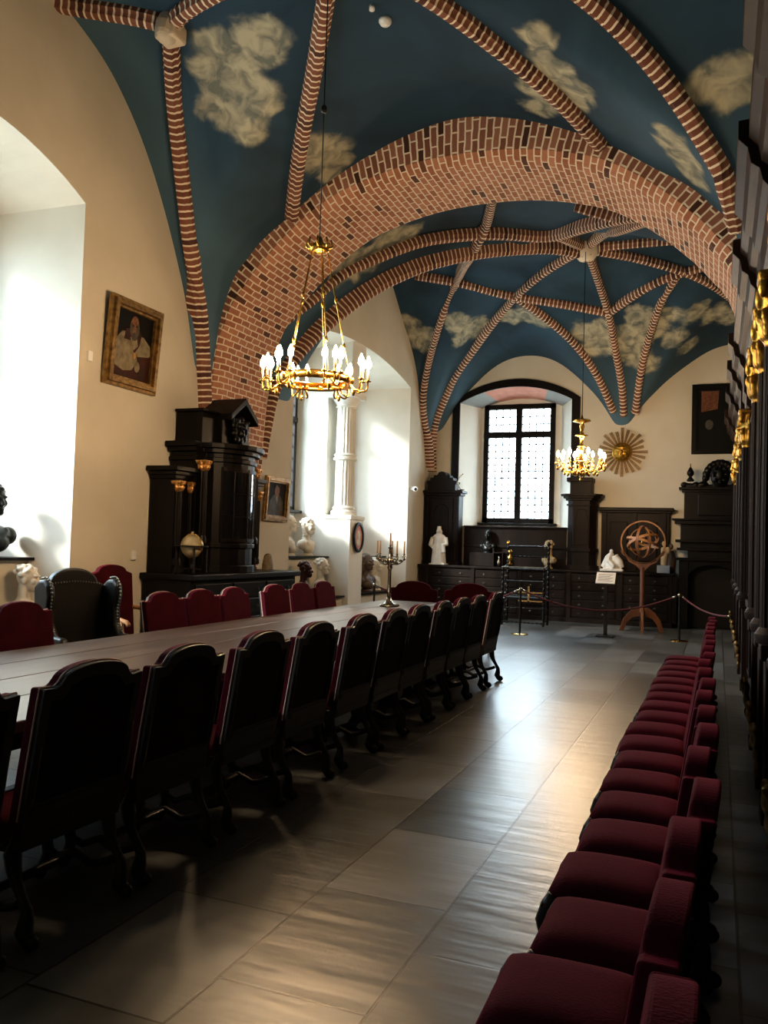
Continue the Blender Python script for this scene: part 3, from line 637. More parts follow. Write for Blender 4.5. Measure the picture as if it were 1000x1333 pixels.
def pcol(y):
    c=empty('column',(.335,y,0)); c.parent=pan
    m=MB(); m.lathe([(.105,1.1),(.115,1.13),(.115,1.16),(.09,1.2)],n=20); m.lathe([(.088,1.2),(.088,1.9),(.08,2.99)],n=72,flute=.012,nf=16); m.build('shaft',M['panel'],c,smooth=True,angle=30)
    capital(c,2.98,3.46,.1,M['gold'])
    m=MB(); m.box((-.07,-.14,0),(.06,.14,.14)); m.box((-.055,-.125,.14),(.06,.125,1.0)); m.box((-.085,-.145,1.0),(.06,.145,1.1)); m.build('pedestal',M['panel'],c,bevel=.008)
    sculpt('carved_console',[('b',(-.1,0,.5),(.035,.06,.07)),('b',(-.09,0,.4),(.03,.045,.06)),('b',(-.11,-.05,.56),(.025,.03,.03)),('b',(-.11,.05,.56),(.025,.03,.03)),('b',(-.09,0,.3),(.02,.03,.05))],.01,M['dullgold'],c,1)  # gold tone stands in for sunlit edges of the carved pedestal
    return c
first=True
for a,b in RES:
    cs=[a+.18] if b-a<1.0 else [a+.2,b-.2]
    for y in cs:
        if first: C0=pcol(y); first=False
        else:
            c=copy_tree(C0,pan); c.location=(.335,y,0)
# ------------------------------------------------------------------ chairs (local: faces +X, origin on the floor under the seat centre)
def crown_outline(hw,zs,zc,z0,n=10):
    """shouldered, round-crowned chair back outline (u,z)"""
    r=[(hw,z0),(hw,zs-.01),(hw*.99,zs),(hw*.76,zs-.006),(hw*.70,zs+.006)]
    for k in range(1,n+1):
        a=PI/2*k/n; r.append((hw*.66*math.cos(a),zs+.01+(zc-zs-.01)*math.sin(a)**.85))
    l=[(-u,z) for u,z in reversed(r[:-1])]
    return r+l
def back_fn(xb,rake,z0): return lambda u,z,d:(xb-(z-z0)*rake+d,u,z)
def make_chair(low=False):
    t=empty('crimson_chair',(0,0,0)); W=.298
    fb=back_fn(-.2,.16,.45)
    ZS,ZC=(.895,.95) if low else (1.035,1.112)
    Z0=.38; o=crown_outline(W,ZS,ZC,Z0)
    i=crown_outline(W-.045,ZS-.05,ZC-.057,.56)
    m=MB(); m.frame(o,i,fb,-.03,.0); m.build('back_frame',M['chairwood' if low else 'chairtop'],t,bevel=.005)
    m=MB(); m.prism(crown_outline(W-.04,ZS-.045,ZC-.052,.4),fb,-.018,-.005); m.build('back_panel',M['velvetback'],t,tri=True)
    m=MB(); m.prism(crown_outline(W+.002,ZS+.003,ZC+.004,.45),fb,-.03 if low else .001,.05); ob=m.build('backrest',M['velvet'],t,bevel=.022,seg=3,tri=False)
    m=MB() if not low else None
    if not low:
        pts=[Vector(fb(u,z,-.002)) for u,z in crown_outline(W+.004,1.04,1.118,.5)]; m.tube(pts,.0045,5); m.build('gimp_trim',M['gimp'],t)
    for s in (-1,1):   # raked back posts running down into scrolled rear legs
        m=MB(); p=[fb(s*(W-.02),.8,-.018),fb(s*(W-.02),.6,-.02),(-.2,s*(W-.02),.46),(-.17,s*(W-.02),.36),(-.2,s*(W-.02),.25),(-.26,s*(W-.02),.15),(-.25,s*(W-.02),.07),(-.28,s*(W-.02),.035)]
        p=smooth_path(p,.05); n=len(p); m.tube(p,[.02 if k<n*.45 else .028+.008*math.sin(k) for k in range(n)],8); m.ball((-.285,s*(W-.02),.034),(.042,.026,.034)); m.build('rear_leg',M['chairwood'],t,smooth=True)
        m=MB(); p=smooth_path([(.2,s*.27,.42),(.24,s*.27,.33),(.2,s*.27,.22),(.17,s*.27,.13),(.21,s*.27,.05)],.04); m.tube(p,.028,8); m.ball((.22,s*.27,.034),(.042,.028,.034)); m.build('front_leg',M['chairwood'],t,smooth=True)
        m=MB(); m.tube(smooth_path([(-.22,s*(W-.03),.17),(-.1,s*.262,.13),(0,s*.255,.17),(.1,s*.262,.13),(.18,s*.27,.16)],.04),.018,8); m.build('side_stretcher',M['chairwood'],t,smooth=True)
    m=MB(); m.box((-.01,-.25,.14),(.02,.25,.175)); m.build('cross_stretcher',M['chairwood'],t,bevel=.008)
    m=MB(); m.prism([(-W+.01,.375),(W-.01,.375),(W-.01,.425),(-W+.01,.425)],fb,-.036,-.002); m.build('lower_back_rail',M['chairtop'],t,bevel=.006)
    m=MB(); m.prism([(-W+.03,.5),(W-.03,.5),(W-.03,.545),(-W+.03,.545)],fb,-.036,-.006); m.build('upper_back_rail',M['chairtop'],t,bevel=.006)
    m=MB(); m.box((-.2,-.285,.36),(.1 if low else .22,.285,.42)); m.build('seat_rail',M['chairwood'],t,bevel=.01)
    # domed velvet seat
    m=MB(); N=12; g=[]
    for a in range(N+1):
        row=[]
        for b in range(N+1):
            u,v=a/N*2-1,b/N*2-1; f=(1-abs(u)**5)*(1-abs(v)**5)
            x=-.195+.22+u*.222*(1-.05*v*v*0); y=v*.292
            row.append(m.bm.verts.new((x+.0,y,.405+.075*f**.45+.012*(1-u*u)*(1-v*v)-(.02 if a==N else 0))))
        g.append(row)
    for a in range(N):
        for b in range(N): m.bm.faces.new((g[a][b],g[a+1][b],g[a+1][b+1],g[a][b+1]))
    s=m.build('seat',M['velvet'],t,smooth=True); q=s.modifiers.new('thick','SOLIDIFY'); q.thickness=.05; q.offset=-1
    return t
CH=make_chair(); CL=make_chair(True); first_used=[False,False]
def chair(x,y,rz,label,group,vz=0):
    src=(CH,CL)[vz]
    if not first_used[vz]: c=src; first_used[vz]=True
    else: c=copy_tree(src)
    c.location=(x,y,0); c.rotation_euler=(0,0,rz)
    tag(c,label,'chair',group); return c
ORD=['first','second','third','fourth','fifth','sixth','seventh','eighth','ninth','tenth','eleventh','twelfth','thirteenth','fourteenth','fifteenth','sixteenth','seventeenth','eighteenth','nineteenth','twentieth']
CY=[2.17,2.89,3.59,4.36,5.08,5.87,6.53,7.17,7.83,8.49,9.12,9.93]
for k,y in enumerate(CY):
    lab='dark-backed red velvet chair, %s from the camera along the near side of the long table'%ORD[k]
    if k==0: lab='dark-backed red velvet chair cut by the left frame edge, nearest in the table row'
    if k==len(CY)-1: lab='dark-backed chair at the far end of the near table row, its curved legs showing'
    chair(-2.79+random.uniform(-.01,.01),y,PI+random.uniform(-.015,.015),lab,'dark-backed chairs along the near side of the table')
for k,y in enumerate([5.02,6.84,7.49,8.14,9.07,9.78,10.45]):
    lab='red velvet chair facing over the table, %s from the camera on its far side'%ORD[k]
    if k==0: lab='red velvet chair at the left frame edge in front of the black wing chair'
    if k==1: lab='red velvet chair facing over the table, just right of the black wing chair'
    if k==6: lab='red velvet chair on the far side of the table, nearest the white column'
    chair(-4.81,y,random.uniform(-.04,.04),lab,'red chairs along the window side of the table')
RY=[1.40+.455*k for k in range(20)]
for k,y in enumerate(RY):
    lab='crimson velvet chair, %s from the camera in the long row beside the walnut panelling'%ORD[k]
    if k==0: lab='crimson velvet chair at the bottom edge, nearest in the row beside the walnut panelling'
    if k==len(RY)-1: lab='crimson velvet chair at the far end of the row beside the walnut panelling'
    dx={3:.035,5:.03,6:.02,0:0,1:-.02}.get(k,random.uniform(-.02,.02))
    c=chair(-.325+dx,y,PI+random.uniform(-.035,.035),lab,'crimson chairs lined up beside the panelling',1); c.scale=(1,.72,1)
# two broad armchairs at the far end of the table (face -Y)
def make_broad():
    t=empty('broad_armchair'); fb=lambda u,z,d:(u,.3+(z-.45)*.12-d,z)
    ol=[(.42,.45),(.42,.93),(.38,.95),(.3,.955)]+[(.3*math.cos(a),.955+.115*math.sin(a)) for a in np.linspace(.2,PI/2,8)]
    ol=ol+[(-u,z) for u,z in reversed(ol[:-1])]
    m=MB(); m.prism(ol,fb,0,.07); m.build('backrest',M['velvet2'],t,bevel=.02,seg=3)
    m=MB(); m.box((-.42,-.28,.36),(.42,.3,.48)); m.build('seat',M['velvet2'],t,bevel=.03,seg=3)
    for s in (-1,1):
        m=MB(); m.tube(smooth_path([(s*.4,.33,.7),(s*.42,.1,.72),(s*.41,-.2,.68),(s*.41,-.27,.66)]),.025,8); m.tube([(s*.41,-.22,.67),(s*.4,-.22,.4)],.02,8); m.build('armrest',M['chairwood'],t,smooth=True)
        for yy in (-.24,.28):
            m=MB(); m.lathe([(.02,0),(.035,.03),(.03,.08),(.022,.12),(.035,.2),(.03,.37)],(s*.37,yy,0),12); m.build('leg',M['chairwood'],t,smooth=True)
    return t
BA=make_broad(); BA.location=(-4.62,12.53,0); tag(BA,'broad dark red armchair at the head of the table, just right of the candelabrum','armchair','broad armchairs at the far table end')
b2=copy_tree(BA); b2.location=(-3.7,12.64,0); tag(b2,'broad dark red armchair at the table head, closer to the roped area','armchair','broad armchairs at the far table end')
# high backed armchair behind the wing chair
t=empty('high_back_armchair',(-5.95,7.42,0),-.1,'tall dark red armchair with bare wooden arms behind the black wing chair','armchair')
fb=lambda u,z,d:(-.25-(z-.45)*.1+d,u,z)
ol=[(.29,.5),(.29,1.24),(.2,1.27)]+[(.2*math.cos(a),1.27+.07*math.sin(a)) for a in np.linspace(.2,PI/2,7)]; ol=ol+[(-u,z) for u,z in reversed(ol[:-1])]
m=MB(); m.prism(ol,fb,0,.07); m.build('backrest',M['velvet2'],t,bevel=.02,seg=3)
m=MB(); m.box((-.28,-.29,.4),(.28,.29,.52)); m.build('seat',M['velvet2'],t,bevel=.03,seg=3)
for s in (-1,1):
    m=MB(); m.tube(smooth_path([(-.27,s*.28,.86),(-.1,s*.31,.85),(.12,s*.32,.79),(.27,s*.31,.76),(.3,s*.31,.72)]),.024,8); m.tube([(.2,s*.31,.77),(.2,s*.28,.45)],.02,8); m.build('armrest',M['hoopwood'],t,smooth=True)
    for xx in (-.25,.24):
        m=MB(); m.lathe([(.02,0),(.035,.04),(.025,.12),(.035,.25),(.03,.42)],(xx,s*.25,0),12); m.build('leg',M['chairwood'],t,smooth=True)
# black leather wing chair
t=empty('wing_chair',(-5.32,6.03,0),-.4,'black leather wing chair studded with pale nailheads at the window side of the table','wing chair'); t.scale=(.88,.88,1)
W=.34
ol=[(W,.42),(W,1.16),(.33,1.19),(.25,1.22)]+[(.25*math.cos(a),1.22+.125*math.sin(a)) for a in np.linspace(.15,PI/2,9)]; ol=ol+[(-u,z) for u,z in reversed(ol[:-1])]
fb=lambda u,z,d:(-.26-(z-.42)*.1+d,u,z)
m=MB(); m.prism(ol,fb,-.05,.06); m.build('backrest',M['leather'],t,bevel=.02,seg=3)
m=MB(); m.box((-.28,-.3,.3),(.32,.3,.5)); m.build('seat',M['leather'],t,bevel=.04,seg=3)
for s in (-1,1):
    wg=[(-.33,.62),(-.05,.62),(.3,.66),(.32,.72),(.28,.76),(.1,.76),(0,.85),(-.03,.98),(.0,1.1),(-.02,1.2),(-.1,1.25),(-.22,1.24),(-.34,1.18)]
    m=MB(); m.prism(wg,lambda u,v,d,s=s:(u,s*(.3+d+.045*(v-.6)),v),0,.085); m.build('wing',M['leather'],t,bevel=.03,seg=3)
    m=MB(); m.box((-.28,s*.3,.3),(.3,s*.38,.66)); m.build('arm_panel',M['leather'],t,bevel=.02)
    m=MB()
    P=smooth_path([(.315,s*.345,.7),(.1,s*.352,.775),(.008,s*.355,.86),(-.02,s*.36,.98),(.012,s*.366,1.1),(-.01,s*.37,1.2),(-.1,s*.372,1.262),(-.22,s*.372,1.255)],.028)
    for p in P: m.ball(p,.012,6,4)
    m.build('nailheads',M['nail'],t,smooth=True)
    for xx in (-.24,.26):
        m=MB(); m.lathe([(.02,0),(.032,.04),(.024,.12),(.03,.3)],(xx,s*.29,0),12); m.build('leg',M['chairwood'],t,smooth=True)
m=MB()
for k in range(19): m.ball(fb(-.27+k*.03,1.2+.02*math.sin(k/18*PI),.062),.009,6,4)
m.build('nailhead_row',M['nail'],t,smooth=True)
# ------------------------------------------------------------------ long table
t=empty('long_table',(-3.89,6.85,0),0,'long dark wooden table with worn glossy boards between the chair rows','table')
m=MB()
for k in range(4): m.box((-.93+k*.465,-5.25,.735),(-.93+(k+1)*.465-.004,5.25,.79))
m.build('tabletop',M['table'],t,bevel=.008)
m=MB(); m.box((-.8,-5.0,.62),(-.74,5.0,.735)); m.box((.74,-5.0,.62),(.8,5.0,.735)); m.box((-.8,-5.0,.62),(.8,-4.94,.735)); m.box((-.8,4.94,.62),(.8,5.0,.735)); m.build('apron',M['chairwood'],t,bevel=.005)
for y in (-4.8,-1.6,1.6,4.8):
    for x in (-.48,.48):
        m=MB(); m.lathe([(.07,0),(.08,.05),(.05,.1),(.06,.14),(.095,.28),(.09,.36),(.05,.44),(.07,.5),(.06,.62)],(x,y,0),18); m.build('leg',M['chairwood'],t,smooth=True)
m=MB(); m.box((-.04,-4.8,.08),(.04,4.8,.14)); m.build('stretcher',M['chairwood'],t,bevel=.01)
# candelabrum on the table
t=empty('candelabrum',(-4.26,10.85,.79),.2,'silver branched candelabrum with unlit beeswax candles on the far end of the table','candelabrum')
m=MB(); m.lathe([(.13,0),(.135,.015),(.11,.03),(.07,.045),(.04,.08),(.03,.12)],n=24)
for k in range(3): a=k*2.094; m.ball((.12*math.cos(a),.12*math.sin(a),.02),(.035,.035,.022),8,6)
m.build('base',M['silver'],t,smooth=True)
m=MB(); m.lathe([(.028,.1),(.034,.2),(.03,.22),(.026,.24),(.024,.5),(.03,.52),(.04,.54),(.03,.57),(.045,.6),(.05,.64),(.03,.68),(.02,.72),(.018,.8),(.035,.815),(.035,.825),(.014,.83),(.016,.86)],n=20); m.build('stem',M['silver'],t,smooth=True)
for k in range(5):
    a=k*2*PI/5+.35; c,s_=math.cos(a),math.sin(a); R=.2
    m=MB(); m.tube(smooth_path([(0,0,.62),(c*.07,s_*.07,.585),(c*.14,s_*.14,.6),(c*R,s_*R,.66),(c*R,s_*R,.7)],.02),.008,8); m.ball((c*.1,s_*.1,.6),.022,8,6); m.ball((c*R,s_*R,.665),.022,8,6); m.ball((c*.15,s_*.15,.64),(.03,.012,.018),8,6); m.ball((c*.06,s_*.06,.64),(.02,.02,.03),8,6)
    m.lathe([(.035,.69),(.038,.7),(.012,.705),(.015,.735),(.02,.74)],(c*R,s_*R,0),12); b=m.build('branch',M['silver'],t,smooth=True)
    m=MB(); m.lathe([(.012,.73),(.011,.91),(.004,.917)],(c*R,s_*R,0),10); m.build('candle',M['candle2'],b,smooth=True)
m=MB(); m.lathe([(.012,.85),(.011,1.02),(.004,1.03)],n=10); m.build('candle',M['candle2'],t,smooth=True)
# ------------------------------------------------------------------ chandeliers
def bulb_candle(parent,x,y,z,h=.1,r=.011):
    m=MB(); m.lathe([(.03,z),(.034,z+.008),(.012,z+.012),(.015,z+.03)],(x,y,0),10); d=m.build('drip_cup',M['brasslit'],parent,smooth=True)
    m=MB(); m.lathe([(r,z+.02),(r,z+.02+h)],(x,y,0),8); m.build('candle',M['candle'],d,smooth=True)
    m=MB(); m.lathe([(.01,z+.02+h),(.03,z+.045+h),(.028,z+.08+h),(.004,z+.135+h)],(x,y,0),8); m.build('flame_bulb',M['flame'],d,smooth=True)
def chand1():
    x,y=-3.44,6.75; zt=float(S(x,y)); z0=3.1
    t=empty('ring_chandelier',(x,y,z0),.3,'gilt ring chandelier with clusters of lit candles hung on long chains nearest the camera','chandelier'); t.scale=(.87,.87,1)
    H=zt-z0
    m=MB(); m.tube([(0,0,1.36),(0,0,H)],.007,6); m.ball((0,0,2.56),(.035,.035,.045)); m.build('suspension_rod',M['steel'],t,smooth=True)
    m=MB(); m.lathe([(.03,1.2),(.1,1.22),(.11,1.25),(.1,1.28),(.05,1.3),(.02,1.36)],n=16)
    for k in range(8): a=k*PI/4; m.tube(smooth_path([(.1*math.cos(a),.1*math.sin(a),1.25),(.14*math.cos(a),.14*math.sin(a),1.27),(.12*math.cos(a),.12*math.sin(a),1.33)],.02),.012,6)
    m.build('crown',M['brasslit'],t,smooth=True)
    m=MB(); R=.36; m.lathe([(R-.02,.0),(R+.03,-.01),(R+.035,.03),(R,.07),(R-.02,.06)],n=48); m.bm.faces.ensure_lookup_table()
    bmesh.ops.delete(m.bm,geom=[f for f in m.bm.faces if len(f.verts)>8],context='FACES')
    for k in range(16): a=k*PI/8; m.ball((math.cos(a)*(R+.03),math.sin(a)*(R+.03),.03),(.025,.025,.035),8,6)
    m.build('ring',M['brasslit'],t,smooth=True)
    for k in range(5):
        a=2*PI*k/5+.2; c,s_=math.cos(a),math.sin(a)
        m=MB(); A=Vector((c*R,s_*R,.07)); B=Vector((c*.09,s_*.09,1.22))
        m.tube([A,B],.007,6)
        for f in (.25,.62): m.ball(A.lerp(B,f),(.018,.018,.032),8,6)
        m.build('chain',M['brasslit'],t,smooth=True)
    for k in range(6):
        a=2*PI*k/6; c,s_=math.cos(a),math.sin(a)
        m=MB(); spots=[]
        for da,rr,zz in ((-.17,.5,.03),(0,.56,.02),(.17,.5,.03)):
            cc,ss=math.cos(a+da),math.sin(a+da)
            m.tube(smooth_path([(c*R,s_*R,.03),(cc*(R+.06),ss*(R+.06),-.05),(cc*(rr-.02),ss*(rr-.02),-.06),(cc*rr,ss*rr,zz)],.02),.009,7); spots.append((cc*rr,ss*rr,zz))
        m.ball((c*(R+.05),s_*(R+.05),-.07),(.02,.02,.04),8,6)
        b=m.build('arm_cluster',M['brasslit'],t,smooth=True)
        for p in spots: bulb_candle(b,*p)
    return t
def chand2():
    x,y=-2.43,15.95; zt=float(S(x,y)); z0=3.3
    t=empty('crystal_chandelier',(x,y,z0),0,'smaller branched chandelier with crystal drops and lit candles before the far window','chandelier')
    m=MB(); m.tube([(0,0,.9),(0,0,zt-z0)],.008,6); m.build('suspension_rod',M['blackmetal'],t)
    m=MB(); m.lathe([(.02,-.1),(.05,-.06),(.03,0),(.1,.03),(.05,.06),(.03,.2),(.04,.3),(.09,.32),(.04,.34),(.03,.4),(.045,.5),(.13,.53),(.045,.55),(.03,.62),(.05,.7),(.03,.76),(.17,.8),(.15,.83),(.03,.85),(.01,.92)],n=20)
    m.lathe([(.02,-.34),(.035,-.3),(.01,-.26),(.05,-.22),(.12,-.18),(.14,-.14),(.06,-.1)],n=20); m.build('stem',M['brasslit'],t,smooth=True)
    for k in range(12):
        a=2*PI*k/12; c,s_=math.cos(a),math.sin(a); R=.46 if k%2 else .34; z=.02 if k%2 else .06
        m=MB(); m.tube(smooth_path([(c*.06,s_*.06,-.08),(c*.2,s_*.2,-.16),(c*(R-.06),s_*(R-.06),-.12),(c*R,s_*R,z)],.03),.011,7)
        for f in (.3,.7): m.ball((c*R*f,s_*R*f,-.2),(.026,.026,.04),8,6)
        m.ball((c*R,s_*R,-.1),(.03,.03,.045),8,6); m.ball((c*(R+.04),s_*(R+.04),-.02),(.02,.02,.03),8,6)
        b=m.build('arm',M['brasslit'],t,smooth=True); bulb_candle(b,c*R,s_*R,z,.07,.012)
    return t
chand1(); chand2()
# ------------------------------------------------------------------ left: sideboard and cabinet
def drawers(parent,x0,x1,y,z0,z1,nx,nz,axis='y',sgn=-1,mt='wood'):
    """panelled drawer fronts with pulls on a face; axis 'y': plane y=const spanning x ; axis 'x': plane x=const spanning y"""
    w=(x1-x0)/nx; h=(z1-z0)/nz
    for i in range(nx):
        for j in range(nz):
            a,b=x0+i*w+.03,x0+(i+1)*w-.03; c,d=z0+j*h+.015,z0+(j+1)*h-.015
            F=(lambda u,v,dd:(u,y+sgn*dd,v)) if axis=='y' else (lambda u,v,dd:(y+sgn*dd,u,v))
            m=MB(); m.prism([(a,c),(b,c),(b,d),(a,d)],F,-.01,.018); q=m.build('drawer',M[mt],parent,bevel=.006)
            for f in (.25,.75):
                m=MB(); u=a+(b-a)*f; v=(c+d)/2; m.ball(F(u,v,.024),.014,8,6); m.tube([F(u-.03,v,.024),F(u-.02,v-.02,.034),F(u+.02,v-.02,.034),F(u+.03,v,.024)],.004,6); m.build('handle',M['nail'] if axis=='y' else M['steel'],q,smooth=True)
t=empty('sideboard',(-6.47,10.25,0),0,'long black oak sideboard carrying the glazed cabinet on the left wall','sideboard')
m=MB(); m.box((-.4,-1.45,.08),(.34,1.33,1.12)); m.box((-.42,-1.48,0),(.38,1.36,.09)); m.build('body',M['wood'],t,bevel=.006)
m=MB(); m.box((-.42,-1.5,1.12),(.4,1.4,1.2)); m.build('top',M['wood'],t,bevel=.015,seg=3)
drawers(t,-1.4,1.3,.34,.62,1.08,3,2,'x',1); 
for k in range(3):
    m=MB(); a=-1.4+k*.9; m.prism([(a+.04,.14),(a+.86,.14),(a+.86,.58),(a+.04,.58)],lambda u,v,d:(.34+d,u,v),-.01,.02); q=m.build('door',M['wood'],t,bevel=.01); m=MB(); m.ball((.375,a+.12,.38),.016,8,6); m.build('knob',M['steel'],q,smooth=True)
t=empty('glazed_cabinet',(-6.87,10.0,1.2),0,'tall black baroque cabinet with curved glass door, gilt capitals and carved pediment','cabinet')
def plan_extrude(pts,z0,z1,nm,mt='wood',bev=.008,lab=None):
    m=MB(); m.prism(pts,lambda u,v,d:(u,v,d),z0,z1); return m.build(nm,M[mt],t,bevel=bev,label=lab)
def bay(o): # bowed plan of the middle bay (x out of wall, y along it); o = overhang
    P=[(0,-.72-o),(.42+o*.5,-.72-o)]
    for k in range(11):
        a=-PI/2+PI*k/10; P.append((.42+(.36+o)*math.cos(a),(.5+o)*math.sin(a)))
    P+= [(.42+o*.5,.62+o),(0,.62+o)]; return P
def wing(y0,y1,o=0): return [(0,y0-o),(.38+o,y0-o),(.38+o,y1+o),(0,y1+o)]
plan_extrude(wing(-1.12,-.7),0,1.22,'left_wing'); plan_extrude(wing(.6,.98),0,1.22,'right_wing')
for o,z0,z1 in ((.02,1.22,1.27),(.05,1.27,1.32),(.1,1.32,1.38)): plan_extrude(wing(-1.12,-.7,o),z0,z1,'wing_cornice'); plan_extrude(wing(.6,.98,o),z0,z1,'wing_cornice')
plan_extrude(bay(0),0,1.5,'bowed_body'); plan_extrude(bay(.04),0,.1,'plinth_moulding'); plan_extrude(bay(.03),.34,.4,'waist_moulding')
for o,z0,z1 in ((.03,1.5,1.56),(.0,1.56,1.62),(.07,1.62,1.68),(.13,1.68,1.75)): plan_extrude(bay(o),z0,z1,'bay_cornice')
# curved glazed door
m=MB(); n=14
arcp=lambda k,o:(.42+(.36+o)*math.cos(-.95+1.9*k/n),(.5+o)*math.sin(-.95+1.9*k/n))
for k in range(n):
    for z0,z1 in ((.42,.47),(1.38,1.43)):
        (a,b),(c,d)=arcp(k,.02),arcp(k+1,.02); (e,f),(g,h)=arcp(k,-.005),arcp(k+1,-.005)
        m.prism([(a,b),(c,d),(g,h),(e,f)],lambda u,v,dd:(u,v,dd),z0,z1)
for k in (0,7,14):
    (a,b)=arcp(k,.01); m.tube([(a,b,.42),(a,b,1.43)],.017,8)
dr=m.build('door_frame',M['woodb'],t,smooth=True,angle=40)
m=MB(); A=m.verts([(*arcp(k,.006),.46) for k in range(n+1)]); B=m.verts([(*arcp(k,.006),1.39) for k in range(n+1)])
for k in range(n): m.face([A[k],A[k+1],B[k+1],B[k]])
m.build('door_glass',M['glassdark'],dr,smooth=True,recalc=False)
m=MB()
for k in (3,10):
    m.tube([(*arcp(k,.012),.46),(*arcp(k,.012),1.39)],.006,6)
for z in (.77,1.08): m.tube([(*arcp(k,.012),z) for k in range(n+1)],.006,6)
m.build('glazing_bars',M['woodb'],dr)
# fluted pilasters with gilt capitals
def pilaster(x,y,z1,w=.055):
    m=MB(); m.lathe([(w*1.25,.4 if z1>1.3 else .1),(w*1.25,.46 if z1>1.3 else .16),(w,.5 if z1>1.3 else .2)],(x,y,0),16); m.lathe([(w,.5 if z1>1.3 else .2),(w*.92,z1-.1)],(x,y,0),60,flute=.007,nf=12); p=m.build('pilaster',M['wood'],t,smooth=True,angle=30)
    c=capital(p,z1-.15,z1,w*1.25,M['capgold'],'gilt_capital'); c.location=(x,y,0)
pilaster(.4,-1.06,1.2,.05); pilaster(.36,-.78,1.2,.045); pilaster(.5,-.66,1.5); pilaster(.56,.56,1.5); pilaster(.4,.92,1.2,.05)
# attic with gabled pediment and carved shield
m=MB(); m.box((0,-.62,1.75),(.42,.5,2.17)); m.box((0,-.66,2.17),(.46,.54,2.21)); m.build('attic',M['wood'],t,bevel=.01)
m=MB(); gp=[(-.36,2.1),(0,2.36),(.36,2.1),(.36,2.19),(0,2.46),(-.36,2.19)]
m.prism(gp,lambda u,v,d:(.1+d,u+.1,v),0,.55); m.build('gable_pediment',M['wood'],t,bevel=.01)
m=MB(); m.prism([(-.36,1.75),(.36,1.75),(.36,2.12),(0,2.38),(-.36,2.12)],lambda u,v,d:(.1+d,u+.1,v),0,.4); m.build('gable_block',M['wood'],t,bevel=.01)
bl=[]
for k in range(9):
    a=PI*2*k/9; bl.append(('b',(.55,.1+.15*math.cos(a),2.0+.16*math.sin(a)),(.05,.06,.06)))
bl+=[('b',(.54,.1,2.0),(.06,.13,.14)),('b',(.6,.05,2.05),(.035,.03,.04)),('b',(.6,.15,2.05),(.035,.03,.04)),('b',(.6,.1,1.95),(.04,.04,.06)),('b',(.55,-.1,2.14),(.04,.05,.05)),('b',(.55,.3,2.14),(.04,.05,.05))]
sculpt('carved_shield',bl,.014,M['ebony'],t,1)
for y in (-.55,.55):
    m=MB(); m.lathe([(.05,1.75),(.05,1.78),(.02,1.8),(.06,1.85),(.065,1.88),(.04,1.94),(.01,1.97)],(.38 if y>0 else .3,y,0),16); m.build('bun_finial',M['wood'],t,smooth=True)
# globe on stand
t=empty('globe_on_stand',(-6.24,8.95,1.2),0,'parchment-coloured globe in a dark four-legged stand on the sideboard','globe')
m=MB(); m.ball((0,0,.36),.145,32,20); m.lathe([(.02,.5),(.025,.51),(.015,.54)],n=10); m.build('globe_ball',M['globe'],t,smooth=True)
m=MB(); m.tube([(.155*math.sin(a),0,.36+.155*math.cos(a)) for a in np.linspace(0,2*PI,40,endpoint=False)],.007,6,closed=True); m.build('meridian_ring',M['brass'],t,smooth=True)
m=MB(); m.lathe([(.155,.35),(.21,.35),(.21,.365),(.155,.365)],n=36); bmesh.ops.delete(m.bm,geom=[f for f in m.bm.faces if len(f.verts)>8],context='FACES'); m.build('horizon_ring',M['woodb'],t)
for k in range(4):
    a=PI/4+k*PI/2; m=MB(); m.lathe([(.014,0),(.018,.03),(.01,.06),(.014,.2),(.01,.34)],(.19*math.cos(a),.19*math.sin(a),0),10); m.build('leg',M['woodb'],t,smooth=True)
m=MB(); m.box((-.14,-.008,.06),(.14,.008,.075)); m.box((-.008,-.14,.06),(.008,.14,.075)); m.lathe([(.03,.07),(.02,.12),(.03,.2)],n=12); m.build('cross_brace',M['woodb'],t)
# stone shield + distant red chair at the right end of the sideboard
o=sculpt('stone_fragment',[('b',(0,0,.12),(.06,.12,.12)),('b',(0,0,.2),(.05,.1,.06)),('x',(-.05,-.1,.0),(.05,.1,.1))],.014,M['beigestone'],None,2); o.location=(-6.5,11.35,1.2)
tag(o,'rounded beige stone fragment at the right end of the black sideboard','stone')
# ------------------------------------------------------------------ pictures
def picture(name,loc,w,h,fw,axis,fmat,label,art,depth=.06,tilt=0):
    t=empty(name,loc,0,label,'painting')
    if axis=='x': fn=lambda u,v,d:(d+ (v+h/2)*tilt,u,v)
    else: fn=lambda u,v,d:(u,-d-(v+h/2)*tilt,v)
    m=MB(); sq=lambda k:[(-w/2+k,-h/2+k),(w/2-k,-h/2+k),(w/2-k,h/2-k),(-w/2+k,h/2-k)]
    for a,b,d in ((0,fw*.3,depth*.7),(fw*.3,fw*.75,depth),(fw*.75,fw,depth*.6)): m.frame(sq(a),sq(b),fn,.005,d)
    m.build('frame',fmat,t,bevel=.004)
    m=MB(); m.prism(sq(fw*.9),fn,.004,.018); c=m.build('canvas',M['portraitdark'],t)
    for k,(nm,mt,poly) in enumerate(art):
        m=MB(); m.prism([(u*w,v*h) for u,v in poly],fn,.017,.0205+.0004*k); m.build(nm,M[mt],c,tri=True)
    return t
def blob(cx,cy,rx,ry,n=18,s=0): return [(cx+rx*math.cos(2*PI*k/n),cy+ry*math.sin(2*PI*k/n)) for k in range(n)]
